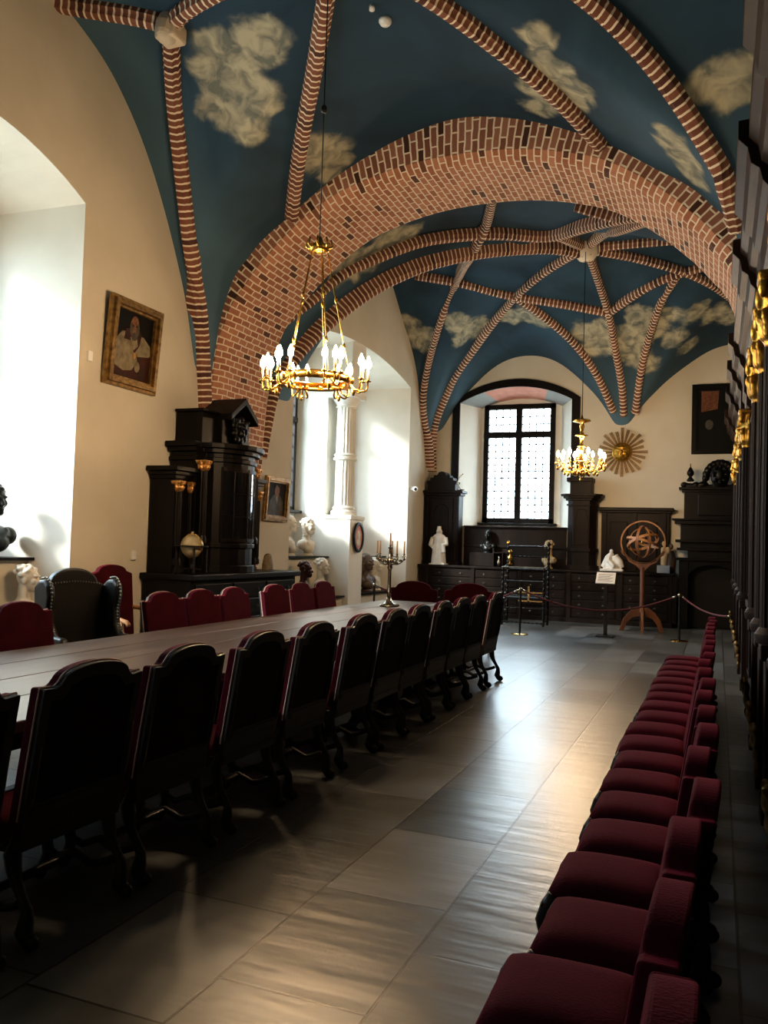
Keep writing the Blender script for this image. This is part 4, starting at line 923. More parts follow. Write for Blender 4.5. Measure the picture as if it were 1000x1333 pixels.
art=[('painted_robe','portraitred',[(-.38,-.42),(.38,-.42),(.38,-.1),(.2,.02),(-.3,-.05),(-.38,-.2)]),
('painted_surplice','portraitwhite',[(-.38,-.16),(-.3,-.26),(-.14,-.3),(.02,-.27),(.1,-.18),(.18,-.1),(.3,-.1),(.36,-.04),(.34,.06),(.2,.14),(-.02,.16),(-.22,.14),(-.34,.02)]),
('painted_collar','portraitred',[(-.18,.06),(-.16,.18),(-.05,.2),(.1,.2),(.16,.16),(.12,.02),(.04,-.08),(-.04,.06)]),
('painted_jabot','portraitwhite',[(-.06,.1),(.06,.12),(.1,.02),(.02,-.04),(-.04,.0)]),
('painted_face','portraitface',blob(.0,.22,.085,.13)),('painted_hair','portraitgrey',blob(-.055,.2,.03,.07)),('painted_hair','portraitgrey',blob(.065,.2,.03,.07)),('painted_beard','portraitgrey',blob(.01,.115,.06,.045)),('painted_eye_shadow','portraitred',blob(-.03,.235,.02,.012,8)),('painted_eye_shadow','portraitred',blob(.04,.235,.02,.012,8)),('painted_sleeve','portraitred',[(.1,-.1),(.38,-.06),(.38,-.3),(.16,-.3)]),('painted_hand','portraitwhite',blob(.12,-.22,.05,.06)),('painted_cross','capgold',blob(.05,-.1,.025,.04,10))]
picture('framed_portrait',(-6.895,8.37,4.03),.97,1.08,.13,'x',M['dullgold'],'large gilt-framed portrait of a bald cleric in white surplice, high on the left wall',art,.1,.08)
art=[('painted_coat','portraitgrey',[(-.3,-.4),(.34,-.4),(.3,-.05),(.16,.1),(-.1,.1),(-.26,-.05)]),('painted_shirt','portraitwhite',[(-.03,.1),(.1,.1),(.05,-.12)]),('painted_face','portraitface',blob(.03,.19,.1,.13)),('painted_hair','portraitdark',[(-.1,.26),(-.08,.38),(.04,.41),(.15,.36),(.16,.24),(.1,.33),(-.04,.34)])]
picture('framed_portrait',(-6.895,12.17,2.35),.8,.74,.1,'x',M['dullgold'],'small gilt-framed portrait of a man in grey coat beside the cabinet, below the chandelier',art,.07,.05)
art=[('painted_drape','oilface',[(-.36,.4),(-.1,.4),(-.12,.14),(-.36,.1)]),('painted_gown','portraitdark',[(-.3,-.42),(.36,-.42),(.36,.1),(.2,.22),(-.05,.2),(-.2,.0)]),('painted_face','oilface',blob(.12,.26,.1,.12)),('painted_cap','portraitdark',[(.0,.3),(.02,.4),(.22,.4),(.25,.3)]),('painted_hand','portraitface',blob(.08,-.12,.07,.03)),('painted_book','portraitgrey',blob(-.24,-.08,.06,.07))]
picture('framed_portrait',(.12,YB-.02,4.72),1.44,1.6,.13,'y',M['ebony'],'dark black-framed portrait of a figure in gown on the far wall above the stove',art,.07)
# gilded sun on the far wall
t=empty('gilded_sun',(-2.13,YB-.03,3.99),0,'gilded wooden sun with a human face and radiating rays on the far wall','wall ornament')
for k in range(24):
    a=2*PI*k/24; L_=.58 if k%3==0 else (.5 if k%3==1 else .54); m=MB()
    for off in (-.026,0,.026):
        c,s_=math.cos(a),math.sin(a)
        m.prism([(.21,off*.6-.006),(L_,off-.008),(L_,off+.008),(.21,off*.6+.006)],lambda u,v,d,c=c,s_=s_:(u*c-v*s_,-d,u*s_+v*c),.0,.03)
    m.build('ray',M['raygold'],t)
m=MB(); m.lathe([(.235,0),(.23,.04),(.2,.06)],n=36,axis=(0,-1,0)); m.build('disc',M['gold'],t,smooth=True,angle=40)
sculpt('sun_face',[('b',(0,-.06,0),(.2,.09,.21)),('b',(0,-.16,-.01),(.022,.03,.045)),('b',(-.06,-.135,.045),(.035,.02,.015)),('b',(.06,-.135,.045),(.035,.02,.015)),('b',(0,-.14,-.08),(.045,.02,.012)),('b',(0,-.14,-.105),(.035,.02,.012)),('b',(-.08,-.12,-.04),(.045,.03,.04)),('b',(.08,-.12,-.04),(.045,.03,.04)),('b',(0,-.12,.1),(.09,.03,.03))],.009,M['gold'],t,1)
# ------------------------------------------------------------------ busts and statues
def bust(name,loc,rz,s,mt,label,hair='short',chest=1.0,base=True,beard=False,tilt=0):
    t=empty(name,loc,rz,label,'bust'); t.scale=(s,s,s)
    z=.34
    bl=[('b',(0,0,z+.13),(.098,.078,.1)),('b',(.035,0,z+.06),(.065,.058,.075)),('b',(.07,0,z+.01),(.035,.035,.025)),
        ('t',[(.082,0,z+.13),(.108,0,z+.085),(.118,0,z+.065)],[.012,.016,.018]),('b',(.085,.032,z+.135),(.022,.026,.012)),('b',(.085,-.032,z+.135),(.022,.026,.012)),
        ('b',(.095,0,z+.035),(.02,.024,.008)),('b',(.092,0,z+.02),(.02,.02,.008)),('b',(.07,.04,z+.085),(.03,.025,.03)),('b',(.07,-.04,z+.085),(.03,.025,.03)),
        ('b',(-.005,.078,z+.09),(.022,.012,.032)),('b',(-.005,-.078,z+.09),(.022,.012,.032)),
        ('t',[(-.02,0,z+.06),(-.025,0,z-.06),(-.03,0,z-.12)],[.058,.056,.085]),
        ('b',(-.02,0,z-.17),(.09*chest,.17*chest,.09)),('b',(-.02,.14*chest,z-.17),(.075,.07,.075)),('b',(-.02,-.14*chest,z-.17),(.075,.07,.075)),
        ('b',(.02,0,z-.23),(.085,.12*chest,.08)),('t',[(.03,.1,z-.12),(.075,0,z-.22)],[.028,.03]),('t',[(.03,-.1,z-.12),(.075,0,z-.22)],[.028,.03])]
    if hair in('short','curly'):
        for k in range(16):
            a=k*2.4; th=.3+1.2*(k/16); r_=.1
            x=-.02+r_*math.sin(th)*math.cos(a); 
            bl.append(('b',(min(x,.055),.078*math.sin(th)*math.sin(a),z+.135+.095*math.cos(th)),(.03,.026,.024)))
    if hair=='curly':
        for k in range(10):
            sg=-1 if k%2 else 1; bl.append(('b',(-.04+.01*(k//2),sg*.085,z+.12-.035*(k//2)),(.035,.028,.03)))
    if hair=='wig':
        for k in range(14):
            sg=-1 if k%2 else 1; q=k//2; bl.append(('b',(-.02-.008*q,sg*(.08+.004*q),z+.17-.045*q),(.05,.036,.036)))
        bl.append(('b',(-.04,0,z+.2),(.09,.08,.045)))
    if beard:
        for k in range(6): bl.append(('b',(.07-.004*k,.02*math.cos(k*2),z+.0-.025*k),(.035,.04-.004*k,.03)))
    sculpt('figure',bl,.0085,mt,t,2)
    if base:
        m=MB(); m.lathe([(.095,0),(.1,.012),(.085,.03),(.055,.05),(.05,.075),(.07,.1),(.06,.13)],n=20); m.build('socle',mt,t,smooth=True)
    return t
Z1,Z0=1.38,.6
bust('portrait_bust',(-7.56,7.02,Z1),-.1,1.42,M['bronze'],'dark bronze bust cut by the left frame edge on the near window parapet','short',1.1,False)
bust('portrait_bust',(-7.18,7.18,Z0),.45,1.22,M['plasterbust'],'white plaster bust below the near window parapet, behind the wing chair','short',1.15)
bust('portrait_bust',(-7.55,13.95,Z1),.5,1.35,M['plasterbust'],'broad white bust with heavy drapery at the left end of the upper ledge','wig',1.2)
bust('portrait_bust',(-7.55,14.72,Z1),.0,1.3,M['plasterbust'],'pale bust turned right on the upper ledge, beside the white column pedestal','curly',1.05)
bust('portrait_bust',(-7.15,13.9,Z0),.4,1.2,M['redbronze'],'red-brown bronze bust on the lower ledge behind the sideboard end','short',1.1,False)
bust('portrait_bust',(-7.15,14.6,Z0),.1,1.3,M['plasterbust'],'white bust in profile on the lower ledge, left of the column pedestal','short',.95)
bust('portrait_bust',(-7.6,13.35,Z0+.0),.3,1.0,M['plasterbust'],'small white bust half hidden behind the red-brown bronze','short',1)
bust('portrait_bust',(-7.6,17.05,Z1),.0,1.25,M['bronze'],'black bust on the upper ledge right of the column pedestal','curly',.8)
bust('portrait_bust',(-7.72,16.6,Z1),.2,1.1,M['plasterbust'],'white bust mostly hidden behind the black bust','short',1)
bust('portrait_bust',(-7.2,16.95,Z0),-.2,1.45,M['brownplaster'],'brown terracotta bust on the lower ledge right of the pedestal','wig',1.15)
bust('portrait_bust',(-7.25,17.6,Z0),.3,1.3,M['plasterbust'],'large white bust on the lower ledge behind the candelabrum','wig',1.2)
# oval medallion on the pedestal
t=empty('oval_medallion',(-6.86,15.62,1.78),0,'black oval frame with pale portrait relief on the column pedestal','medallion')
ov=lambda a,b:[(a*math.cos(2*PI*k/28),b*math.sin(2*PI*k/28)) for k in range(28)]
m=MB(); m.frame(ov(.25,.31),ov(.19,.25),lambda u,v,d:(d,u,v),0,.04); m.build('frame',M['ebony'],t,bevel=.008)
m=MB(); m.prism(ov(.2,.26),lambda u,v,d:(d,u,v),0,.015); m.build('relief_ground',M['pinkplaster'],t)
sculpt('relief_profile',[('b',(.015,0,.04),(.02,.09,.11)),('b',(.015,0,-.1),(.02,.11,.08))],.01,M['plasterbust'],t,1)
# ------------------------------------------------------------------ far wall furniture
YF=19.4
t=empty('drawer_chest',(-3.75,YF,0),0,'very long dark chest of drawers running under the far window','chest of drawers')
m=MB(); m.box((-3.1,0,.1),(2.82,.72,1.14)); m.box((-3.1,-.03,0),(2.83,.74,.1)); m.build('body',M['woodb'],t,bevel=.006)
m=MB(); m.box((-3.12,-.06,1.14),(2.85,.76,1.2)); m.build('top',M['woodb'],t,bevel=.015,seg=3)
drawers(t,-2.85,2.76,0,.12,1.12,5,5,'y',-1,'woodb')
for k in range(6):
    x=-2.88+k*1.148; m=MB(); m.box((x-.03,-.045,.1),(x+.06,0,1.14)); m.build('divider_pilaster',M['woodb'],t,bevel=.006)
# tall cupboard in the left corner
t=empty('corner_cupboard',(-6.42,20.14,0),0,'tall dark cupboard with scalloped crest in the far left corner','cupboard')
def boxp(nm,a,b,mt='woodb',bev=.008,lab=None,par=None):
    m=MB(); m.box(a,b); return m.build(nm,M[mt],par or t,bevel=bev,label=lab)
boxp('body',(-.46,-.02,1.2),(.45,-.38,2.92)); 
boxp('cornice',(-.47,-.02,2.92),(.5,-.42,2.98)); boxp('cornice',(-.475,-.02,2.98),(.56,-.48,3.04)); boxp('waist_moulding',(-.47,-.02,1.2),(.47,-.4,1.28))
dr=boxp('door',(-.3,-.38,1.32),(.3,-.405,2.84))
m=MB(); A=[(-.2,1.4),(.2,1.4),(.2,2.5)]+[(.2*math.cos(a),2.5+.2*math.sin(a)) for a in np.linspace(.2,PI-.2,8)]+[(-.2,2.5)]; I=[(u*.86,1.43+(v-1.4)*.965) for u,v in A]
m.frame(A,I,lambda u,v,d:(u,-.4-d,v),0,.03); m.build('arched_panel',M['woodb'],dr,bevel=.005)
for s in (-1,1): m=MB(); m.box((s*.38-.05,-.38,1.3),(s*.38+.05,-.42,2.9)); m.build('pilaster',M['woodb'],t,bevel=.01)
cr=[(-.36,3.04),(.36,3.04),(.36,3.18),(.4,3.26),(.3,3.3),(.3,3.36),(.22,3.36),(.2,3.43),(.12,3.42),(.08,3.5),(0,3.52),(-.08,3.5),(-.12,3.42),(-.2,3.43),(-.22,3.36),(-.3,3.36),(-.3,3.3),(-.4,3.26),(-.36,3.18)]
m=MB(); m.prism(cr,lambda u,v,d:(u,-.12-d,v),0,.32); m.build('scalloped_crest',M['woodb'],t,bevel=.01)
# carved silver branch bracket on the cupboard's right edge
t=empty('wall_sconce',(-5.88,19.6,3.045),0,'curved silvery sconce branch at the right edge of the corner cupboard','sconce')
m=MB(); m.tube(smooth_path([(0,.0,.0),(.1,-.02,.02),(.02,-.02,.06),(-.08,-.02,.16),(-.07,-.02,.3),(.02,-.02,.38),(.06,-.02,.4)],.03),[.012]*60,8) if False else m.tube(smooth_path([(.0,0,.0),(-.06,-.02,.1),(-.08,-.02,.2),(-.03,-.02,.32),(.05,-.02,.4)],.03),.014,8)
m.build('branch',M['silver'],t,smooth=True)
m=MB(); m.lathe([(.02,-.03),(.09,.0),(.1,.015),(.02,.01)],n=14); m.build('drip_pan',M['silver'],t,smooth=True)
# dark wainscot below the window
t=empty('window_wainscot',(-4.7,20.16,0),0,'dark wooden back panel with stepped shelf beneath the far window','wainscot')
boxp('panel',(-1.22,-.01,1.2),(1.32,-.06,2.15)); boxp('ledge',(-1.22,0.02,2.15),(1.34,-.13,2.19)); boxp('rail',(-1.22,-.06,1.66),(1.32,-.1,1.71)); boxp('stepped_shelf',(-1.0,-.06,1.2),(1.0,-.3,1.52))
boxp('niche_divider',(-.42,-.06,1.52),(-.38,-.28,1.64))
# polygonal pulpit-like cabinet
t=empty('canted_cabinet',(-2.95,20.14,1.2),0,'dark canted cabinet with stepped cornice right of the far window','cabinet')
def canted(o,c=.14): return [(-.36-o,0),(-.36-o,-.42-o+c),(-.36-o+c,-.42-o),(.3+o-c,-.42-o),(.3+o,-.42-o+c),(.3+o,0)]
def pe(pts,z0,z1,nm,mt='woodb'):
    m=MB(); m.prism(pts,lambda u,v,d:(u,v,d),z0,z1); return m.build(nm,M[mt],t,bevel=.007)
pe(canted(0),0,1.66,'body'); pe(canted(.04),0,.1,'plinth'); pe(canted(.03),.42,.5,'waist_moulding')
for o,a,b in ((.03,1.5,1.54),(.05,1.62,1.67),(.1,1.67,1.72),(.15,1.72,1.77)): pe(canted(o),a,b,'cornice')
m=MB(); A=[(-.2,.58),(.14,.58),(.14,1.2),(.08,1.3),(.08,1.42),(-.14,1.42),(-.14,1.3),(-.2,1.2)]; cx=-.03
I=[((u-cx)*.86+cx,1+(v-1)*.94) for u,v in A]; m.frame(A,I,lambda u,v,d:(u,-.42-d,v),-.005,.025); m.build('raised_panel',M['woodb'],t,bevel=.004)
m=MB(); m.box((-.3,-.4,1.77),(.2,0,2.1)); m.box((-.38,-.45,2.06),(.22,0,2.16)); m.build('top_box',M['woodb'],t,bevel=.01)
# panelled backboard
t=empty('panelled_backboard',(-1.8,20.15,1.2),0,'dark panelled wooden backboard standing on the chest behind the armillary sphere','panelling')
boxp('board',(-.76,0,0),(.76,-.08,1.36)); boxp('cornice',(-.8,0,1.36),(.8,-.14,1.41)); boxp('cornice',(-.84,0,1.41),(.85,-.2,1.48))
for x in (-.7,-.02,.62): boxp('stile',(x-.05,-.08,0),(x+.07,-.12,1.36))
for x in (-.36,.3): boxp('raised_panel',(x-.2,-.08,.25),(x+.2,-.11,1.15),bev=.015)
# black carved stove cabinet at the right
t=empty('carved_fireplace',(-.18,20.12,0),0,'black carved fireplace surround with broken pediment and urn finial at the far right','fireplace')
E_='ebony'
boxp('jamb',(-.62,0,0),(-.42,-.66,1.5),E_); boxp('jamb',(.55,0,0),(.75,-.66,1.5),E_); boxp('firebox_back',(-.42,0,0),(.55,-.1,1.5),'blackmetal')
m=MB(); L=[(-.44,1.1),(-.44,1.72),(.57,1.72),(.57,1.1)]+[(.065+.5*math.cos(a),1.1+.32*math.sin(a)) for a in np.linspace(0,PI,14)]
m.prism(L,lambda u,v,d:(u,-d,v),.0,.64); m.build('arched_lintel',M[E_],t,tri=True)
zc=[(1.5,1.56,.06),(1.72,1.78,.05),(1.9,1.96,.08),(2.3,2.38,.1),(2.38,2.42,.16)]
boxp('entablature',(-.6,0,1.72),(.72,-.62,2.32),E_)
for a,b,o in zc: boxp('moulding',(-.62-o,0,a),(.76,-.66-o,b),E_)
boxp('overmantel',(-.54,0,2.42),(.72,-.42,3.05),E_); boxp('overmantel_panel',(-.25,-.42,2.5),(.6,-.45,2.98),E_,.015)
for a,b,o in ((3.02,3.07,.03),(3.07,3.13,.09)): boxp('top_cornice',(-.56-o,0,a),(.74,-.44-o,b),E_)
m=MB(); m.lathe([(.06,3.27),(.09,3.3),(.05,3.35),(.03,3.38),(.075,3.43),(.08,3.48),(.04,3.56),(.012,3.6),(.008,3.68)],(-.42,-.25,0),16); m.build('urn_finial',M[E_],t,smooth=True)
bl=[]
for s,x0 in ((1,-.42),):
    bl+=[('b',(-.55,-.25,3.2),(.08,.06,.07)),('b',(-.3,-.25,3.2),(.08,.06,.07)),('t',[(-.5,-.25,3.2),(-.36,-.25,3.18)],[.05,.05])]
for k in range(12):
    a=PI*k/11; bl.append(('b',(.2+.3*math.cos(a),-.25,3.35+.34*math.sin(a)),(.085,.07,.085)))
bl+=[('b',(.2,-.28,3.38),(.2,.08,.26)),('b',(.2,-.36,3.42),(.09,.04,.13)),('b',(-.15,-.25,3.2),(.12,.07,.08)),('b',(.55,-.25,3.2),(.12,.07,.08)),('x',(-.5,-.3,3.12),(.7,-.2,3.2))]
for k in range(8): a=2*PI*k/8; bl.append(('b',(.2+.13*math.cos(a),-.37,3.42+.18*math.sin(a)),(.035,.03,.035)))
sculpt('carved_pediment',bl,.016,M[E_],t,1)
# ------------------------------------------------------------------ objects on the chest
o=sculpt('friar_statue',[('t',[(0,0,.02),(0,0,.3),(0,0,.55),(0,0,.7)],[.19,.16,.15,.13]),('b',(0,-.01,.66),(.17,.11,.1)),('b',(0,-.02,.84),(.062,.07,.085)),('b',(0,.0,.8),(.08,.08,.07)),('t',[(-.16,0,.66),(-.2,-.05,.48),(-.1,-.13,.42)],[.06,.06,.045]),('t',[(.16,0,.66),(.2,-.05,.5),(.1,-.14,.48)],[.06,.06,.045]),('t',[(.12,-.12,.5),(.15,-.1,.3)],[.05,.06]),('t',[(-.1,-.12,.4),(-.12,-.1,.05)],[.03,.04]),('t',[(.05,-.13,.4),(.06,-.13,.05)],[.025,.035]),('t',[(-.02,-.15,.5),(-.03,-.14,.05)],[.02,.03]),('b',(0,-.1,.82),(.03,.02,.03)),('x',(-.2,-.17,0),(.2,.17,.03)),('b',(0,-.02,.92),(.06,.06,.03))],.014,M['marble'],None,2)
o.location=(-6.38,19.52,1.2); tag(o,'white statue of a robed friar standing on the left end of the far chest','statue')
bust('portrait_bust',(-5.27,19.96,1.52),-PI/2,1.0,M['bronze'],'small dark bust on the shelf under the left half of the far window','short',1.0)
bust('portrait_bust',(-3.72,19.72,1.2),-PI/2-.5,1.15,M['oldplaster'],'yellowed plaster bust on the chest beside the canted cabinet','short',.75)
o=sculpt('seated_group_sculpture',[('x',(-.26,-.16,0),(.26,.16,.05)),('t',[(-.2,0,.08),(-.08,0,.3),(0,0,.42)],[.07,.09,.05]),('b',(-.02,-.03,.45),(.045,.045,.055)),('t',[(.05,0,.35),(.16,-.02,.2),(.22,-.02,.08)],[.08,.09,.06]),('b',(0,0,.14),(.18,.12,.12)),('t',[(-.08,-.1,.25),(.05,-.13,.12),(.02,-.12,.05)],[.05,.05,.05]),('b',(.15,-.04,.28),(.04,.04,.05))],.012,M['marble'],None,2)
o.location=(-2.25,19.68,1.2); tag(o,'white marble sculpture of a crouching figure on the chest beside the lectern card','sculpture')
t=empty('figurine_on_block',(-1.13,19.72,1.2),0,'small pale figurine on a grey stone block behind the armillary sphere','figurine')
boxp('stone_block',(-.14,-.1,0),(.14,.1,.17),'greyplaster'); sculpt('figure',[('t',[(0,0,.17),(.02,0,.4),(-.02,0,.58)],[.07,.09,.05]),('b',(0,-.02,.66),(.05,.05,.06)),('b',(.08,0,.5),(.06,.05,.09))],.012,M['oldplaster'],t,2)
t=empty('wooden_figure',(-.99,19.95,1.2),0,'dark brown carved wooden figure at the right end of the far chest','figurine')
sculpt('figure',[('t',[(0,0,.0),(.02,0,.3),(0,0,.5)],[.08,.1,.06]),('b',(0,-.02,.6),(.05,.05,.065)),('b',(-.08,-.02,.38),(.04,.05,.09))],.012,M['brownplaster'],t,2)
# glass jar / small box on the shelf
t=empty('display_case',(-4.92,19.75,1.2),0,'small dark display case with pale objects on the chest, left of the turned frame','display case')
boxp('frame',(-.12,-.12,0),(-.1,.12,.32)); boxp('frame',(.1,-.12,0),(.12,.12,.32)); boxp('lid',(-.13,-.13,.32),(.13,.13,.345)); 
m=MB(); m.lathe([(.05,0),(.06,.1),(.03,.2),(.04,.26)],n=14); m.build('vase',M['silver'],t,smooth=True)
# ------------------------------------------------------------------ turned-spindle triangular chair
t=empty('turned_spindle_chair',(-3.87,17.85,0),0,'tall black turned-spindle chair frame behind the rope barrier','chair')
def spin(parent,a,b,r,name,n=9,mt='ebony'):
    a=Vector(a);b=Vector(b);L_=(b-a).length; prof=[]
    for k in range(n*6+1): z=L_*k/(n*6); prof.append((r*(.62+.38*abs(math.sin(PI*k/6))),z))
    m=MB(); m.lathe(prof,a,10,axis=(b-a).normalized()); return m.build(name,M[mt],parent,smooth=True)
for x in (-.46,.44):
    p=spin(t,(x,.35,0),(x,.35,1.72),.032,'back_post',16); m=MB(); m.lathe([(.02,1.72),(.045,1.76),(.03,1.8),(.01,1.82)],(x,.35,0),10); m.build('finial',M['brass'] if x<0 else M['ebony'],p,smooth=True)
    spin(t,(x,-.1,0),(x,-.1,1.26),.03,'front_post',12); spin(t,(x,-.1,1.22),(x,.35,1.3),.02,'arm',4); spin(t,(x,-.1,.1),(x,.35,.1),.02,'foot_rail',4)
for z,y,nm in ((1.7,.35,'crest_rail'),(1.48,.35,'back_rail'),(1.2,.35,'back_rail'),(.62,.35,'back_rail')): spin(t,(-.46,y,z),(.44,y,z),.022,nm,10)
m=MB(); m.box((-.44,.335,1.5),(.42,.36,1.68)); m.build('back_panel',M['ebony'],t,bevel=.005)
m=MB(); m.box((-.5,-.14,.56),(.48,.38,.61)); m.build('seat_board',M['ebony'],t,bevel=.01)
m=MB(); m.box((-.48,-.12,1.24),(.46,-.08,1.265)); m.build('front_rail',M['nail'],t,bevel=.004,label='polished pale front rail')
for z in (.95,.38,.07): spin(t,(-.46,-.1,z),(.44,-.1,z),.02,'front_stretcher',10)
m=MB()
for z in (.52,.7): m.box((-.1,-.15,z),(.42,-.13,z+.03))
m.box((.1,-.15,.52),(.14,-.13,.85)); m.build('gilt_bracket',M['dullgold'],t)
t2=empty('brass_figurine',(-4.27,18.12,1.72),0,'little brass ornament perched on the turned spindle chair','ornament')
m=MB(); m.lathe([(.03,0),(.05,.02),(.02,.06),(.06,.13),(.06,.17),(.02,.22),(.045,.27),(.05,.3),(.01,.34)],n=14); m.build('body',M['brass'],t2,smooth=True)
t2.location=(-4.18,17.78,1.29)
# ------------------------------------------------------------------ armillary sphere
t=empty('armillary_sphere',(-1.46,18.17,0),0,'wooden armillary sphere in a large hoop on a pedestal with curved feet','armillary sphere')
m=MB(); m.lathe([(.06,.38),(.065,.42),(.05,.45),(.048,1.3),(.055,1.34)],n=8); m.build('post',M['lightwood'],t,bevel=.004)
for k in range(4):
    a=k*PI/2+.12; c,s_=math.cos(a),math.sin(a)
    poly=[(.04,.5),(.12,.5),(.26,.4),(.38,.24),(.45,.0),(.36,.0),(.3,.16),(.2,.28),(.04,.32)]
    m=MB(); m.prism(poly,lambda u,v,d,c=c,s_=s_:(u*c-d*s_,u*s_+d*c,v),-.025,.025); m.build('curved_foot',M['lightwood'],t,bevel=.006)
m=MB(); poly=[(-.45,1.68),(-.42,1.6),(-.34,1.55),(-.28,1.45),(-.14,1.38),(-.05,1.28),(.05,1.28),(.14,1.38),(.28,1.45),(.34,1.55),(.42,1.6),(.45,1.68)]
poly+=[(.435*math.cos(a),1.86+.435*math.sin(a)) for a in np.linspace(-.42,-PI+.42,20)]
m.prism(poly,lambda u,v,d:(u,d,v),-.03,.03); m.build('cradle',M['lightwood'],t,tri=True)
def hoop(R,wd,th,Mx,nm,mt,c=(0,0,1.86)):
    m=MB(); n=56; rings=[]
    for k in range(n):
        a=2*PI*k/n; rings.append(m.verts([Vector(c)+Mx@Vector((r*math.cos(a),w,r*math.sin(a))) for r,w in ((R,-wd/2),(R,wd/2),(R-th,wd/2),(R-th,-wd/2))]))
    for k in range(n):
        A,B=rings[k],rings[(k+1)%n]
        for i in range(4): m.face([A[i],B[i],B[(i+1)%4],A[(i+1)%4]])
    m.build(nm,M[mt],t,smooth=True,angle=40)
I3=Matrix.Identity(3); RX=lambda a:Matrix.Rotation(a,3,'X'); RZ=lambda a:Matrix.Rotation(a,3,'Z'); RY_=lambda a:Matrix.Rotation(a,3,'Y')
hoop(.455,.06,.028,I3,'outer_hoop','hoopwood')
hoop(.35,.05,.016,RZ(1.3),'meridian_hoop','lightwood'); hoop(.345,.05,.016,RY_(.25)@RX(PI/2-.15),'equator_hoop','hoopwood'); hoop(.335,.055,.012,RY_(-.4)@RX(PI/2-.35),'ecliptic_hoop','hoopwood')
hoop(.3,.035,.012,RZ(.5)@RY_(.2),'inner_hoop','hoopwood'); hoop(.33,.035,.012,RZ(2.1),'colure_hoop','hoopwood')
m=MB(); m.tube([(-.12,0,1.44),(.12,0,2.28)],.007,6); m.ball((0,0,1.86),.045); m.build('axis_rod',M['brass'],t,smooth=True)
# ------------------------------------------------------------------ stanchions, rope, sign
def stanchion():
    t=empty('barrier_post'); m=MB(); m.lathe([(.165,0),(.165,.012),(.15,.02),(.03,.03)],n=32); m.build('base',M['brass'],t,smooth=True,angle=40,label='round brass base')
    m=MB(); m.lathe([(.022,.02),(.022,.86)],n=14); m.build('pole',M['steel'],t,smooth=True,angle=60)
    m=MB(); m.lathe([(.024,.83),(.04,.84),(.04,.87),(.03,.89),(.01,.9)],n=14); m.build('cap',M['silver'],t,smooth=True)
    return t
S1=stanchion(); S1.location=(-3.52,15.9,0); tag(S1,'dark barrier post with brass foot in front of the turned spindle chair','barrier post','rope barrier posts')
S2=copy_tree(S1); S2.location=(-.66,16.65,0); tag(S2,'barrier post at the right end of the rope, before the fireplace','barrier post','rope barrier posts')
S3=copy_tree(S1); S3.location=(-6.2,15.0,0); tag(S3,'barrier post beside the table end and the low ledge of busts','barrier post','rope barrier posts')
def rope(a,b,sag,label):
    a=Vector(a); b=Vector(b); P=[]
    for k in range(25): f=k/24; p=a.lerp(b,f); p.z-=sag*4*f*(1-f); P.append(p)
    t=empty('barrier_rope',tuple(a),0,label,'rope'); P=[p-a for p in P]
    m=MB(); m.tube(P,.017,8); m.build('rope',M['rope'],t,smooth=True)
    for p,q in ((P[0],P[1]),(P[-1],P[-2])):
        m=MB(); d=(q-p).normalized(); m.tube([p-d*.01,p+d*.09],.021,8); m.build('rope_end',M['silver'],t,smooth=True)
rope((-3.48,15.93,.85),(-.7,16.62,.85),.33,'dark red rope sagging between the two posts in front of the far chest')
rope((-.62,16.68,.85),(.2,15.2,.62),.1,'dark red rope running from the right post to the walnut panelling')
rope((-6.16,15.02,.85),(-3.56,15.88,.85),.36,'dark red rope behind the far end of the table')
t=empty('sign_stand',(-2.0,16.57,0),.0,'black floor stand holding a white information card before the far chest','sign stand')
m=MB(); m.box((-.17,-.14,0),(.17,.14,.03)); m.build('base',M['blackmetal'],t,bevel=.005)
m=MB(); m.box((-.035,-.03,.03),(.035,.03,1.08)); m.build('post',M['blackmetal'],t,bevel=.004)
m=MB(); q=(Matrix.Rotation(-.7,3,'X'),(0,0,1.13)); m.box((-.19,-.15,1.12),(.17,.15,1.14),rot=(Matrix.Rotation(.75,3,'X'),(0,0,1.13))); c=m.build('card',M['paper'],t,bevel=.002)
m=MB()
for k in range(7): m.box((-.15,.09-k*.03,1.141),(.13-.03*(k%3),.097-k*.03,1.1425),rot=(Matrix.Rotation(.75,3,'X'),(0,0,1.13)))
m.build('text_lines',M['steel'],c)
# ------------------------------------------------------------------ small wall fittings
t=empty('security_camera',(-6.86,18.75,3.0),0,'small white security camera on the wall beside the corner cupboard','camera')
m=MB(); m.box((-.03,-.03,-.02),(.1,.05,.06)); m.build('mount',M['whiteplastic'],t,bevel=.008)
m=MB(); m.lathe([(.06,-.05),(.06,.06),(.05,.08)],(.12,-.06,.0),16,axis=(.3,-1,-.1)); h=m.build('housing',M['whiteplastic'],t,smooth=True,angle=40)
m=MB(); m.ball((.15,-.14,-.01),.036,10,8); m.build('lens',M['blackmetal'],h,smooth=True)
for (y,z,l) in ((7.68,3.76,'small white sensor on the wall beside the large portrait'),(8.62,1.42,'white wall socket box left of the sideboard')):
    m=MB(); m.box((0,-.035,-.06),(.035,.035,.06)); o=m.build('wall_switch',M['whiteplastic'],None,bevel=.008); o.location=(-6.9,y,z); tag(o,l,'switch')
z=float(S(-3.48,8.05)); m=MB(); m.lathe([(.07,0),(.07,.03),(.05,.06),(.03,.07)],n=20,axis=(0,0,-1)); o=m.build('smoke_detector',M['whiteplastic'],None,smooth=True); o.location=(-3.38,8.0,float(S(-3.38,8.0))); tag(o,'round white smoke detector on the painted vault','smoke detector')
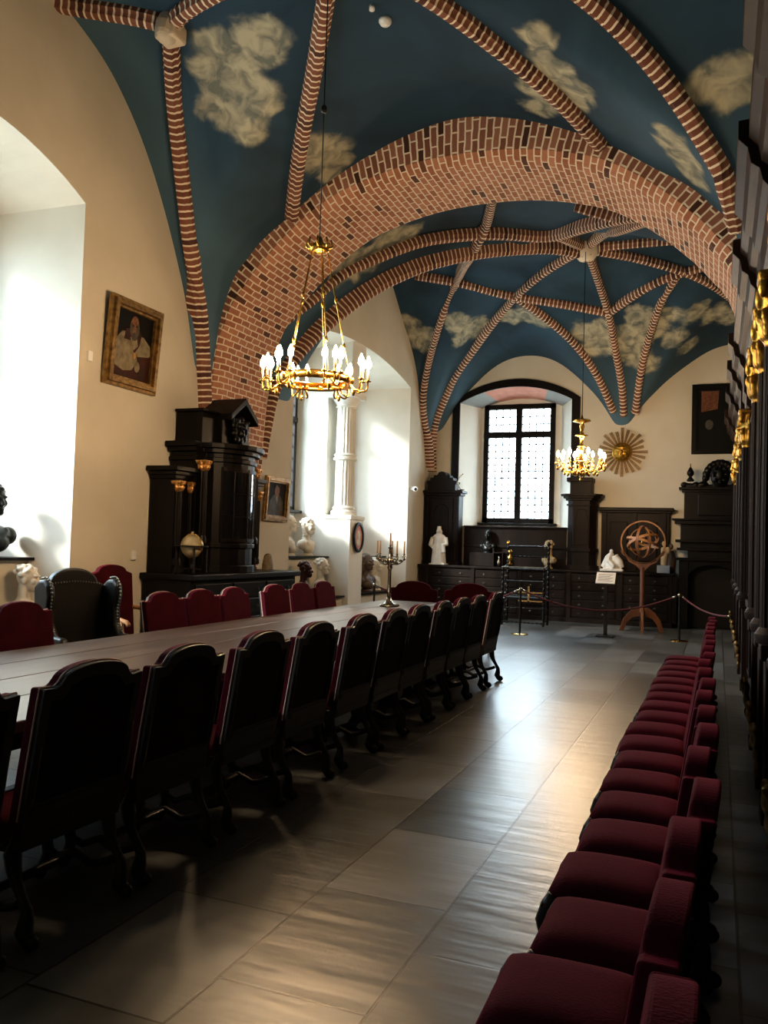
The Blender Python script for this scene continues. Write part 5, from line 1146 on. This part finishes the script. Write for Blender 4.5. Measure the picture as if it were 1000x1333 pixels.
m=MB(); m.lathe([(.03,0),(.03,.05)],n=14,axis=(0,0,-1)); o=m.build('spot_lamp',M['whiteplastic'],None,smooth=True); o.location=(-3.43,7.75,float(S(-3.43,7.75))); tag(o,'tiny white fitting on the vault just above the smoke detector','lamp')
# ------------------------------------------------------------------ light
w=bpy.data.worlds.new('sky'); sc.world=w; w.use_nodes=True; nt=w.node_tree; bg=nt.nodes['Background']
tc=nt.nodes.new('ShaderNodeTexCoord'); sp=nt.nodes.new('ShaderNodeSeparateXYZ'); nt.links.new(tc.outputs['Generated'],sp.inputs[0])
rp=nt.nodes.new('ShaderNodeValToRGB'); e=rp.color_ramp.elements; e[0].position=.42; e[0].color=(.30,.36,.36,1); e[1].position=.56; e[1].color=(.72,.87,1,1)
mr=nt.nodes.new('ShaderNodeMapRange'); mr.inputs[1].default_value=-1; mr.inputs[2].default_value=1; nt.links.new(sp.outputs['Z'],mr.inputs[0]); nt.links.new(mr.outputs[0],rp.inputs[0]); nt.links.new(rp.outputs[0],bg.inputs['Color'])
bg.inputs['Strength'].default_value=WORLD
l=bpy.data.lights.new('sun','SUN'); l.energy=SUN; l.angle=math.radians(12); l.color=(1,.97,.92)
o=bpy.data.objects.new('sun',l); COL.objects.link(o); o.rotation_euler=Vector((-.75,-.75,.55)).to_track_quat('Z','Y').to_euler()
# ------------------------------------------------------------------ camera
f=1082.
Yv=Vector((435,55.5,f)).normalized(); Xv=Vector((2686,38.5,-f)); Xv=(Xv-Yv*Xv.dot(Yv)).normalized(); Zv=Xv.cross(Yv)
if Zv.y>0: Zv=-Zv
# rows: world axes in (right, down, forward) camera coordinates
right=Vector((Xv.x,Yv.x,Zv.x)); down=Vector((Xv.y,Yv.y,Zv.y)); fwd=Vector((Xv.z,Yv.z,Zv.z))
cam=bpy.data.cameras.new('camera'); co=bpy.data.objects.new('camera',cam); COL.objects.link(co); sc.camera=co
R3=Matrix((right,-down,-fwd)).transposed(); co.matrix_world=Matrix.Translation((0,0,1.65))@R3.to_4x4()
cam.sensor_fit='HORIZONTAL'; cam.sensor_width=36; cam.lens=f*36/1000; cam.clip_start=.05; cam.clip_end=200
# principal point is the image centre
sc.view_settings.view_transform='Standard'; sc.view_settings.look='None'; sc.view_settings.gamma=1; sc.view_settings.exposure=EXPO; sc.view_settings.use_curve_mapping=False
sc.cycles.max_bounces=8; sc.cycles.diffuse_bounces=5; sc.cycles.glossy_bounces=4; sc.cycles.transparent_max_bounces=12; sc.cycles.caustics_reflective=False; sc.cycles.caustics_refractive=False
sc.cycles.use_denoising=True; sc.cycles.sample_clamp_indirect=6; sc.cycles.use_adaptive_sampling=False
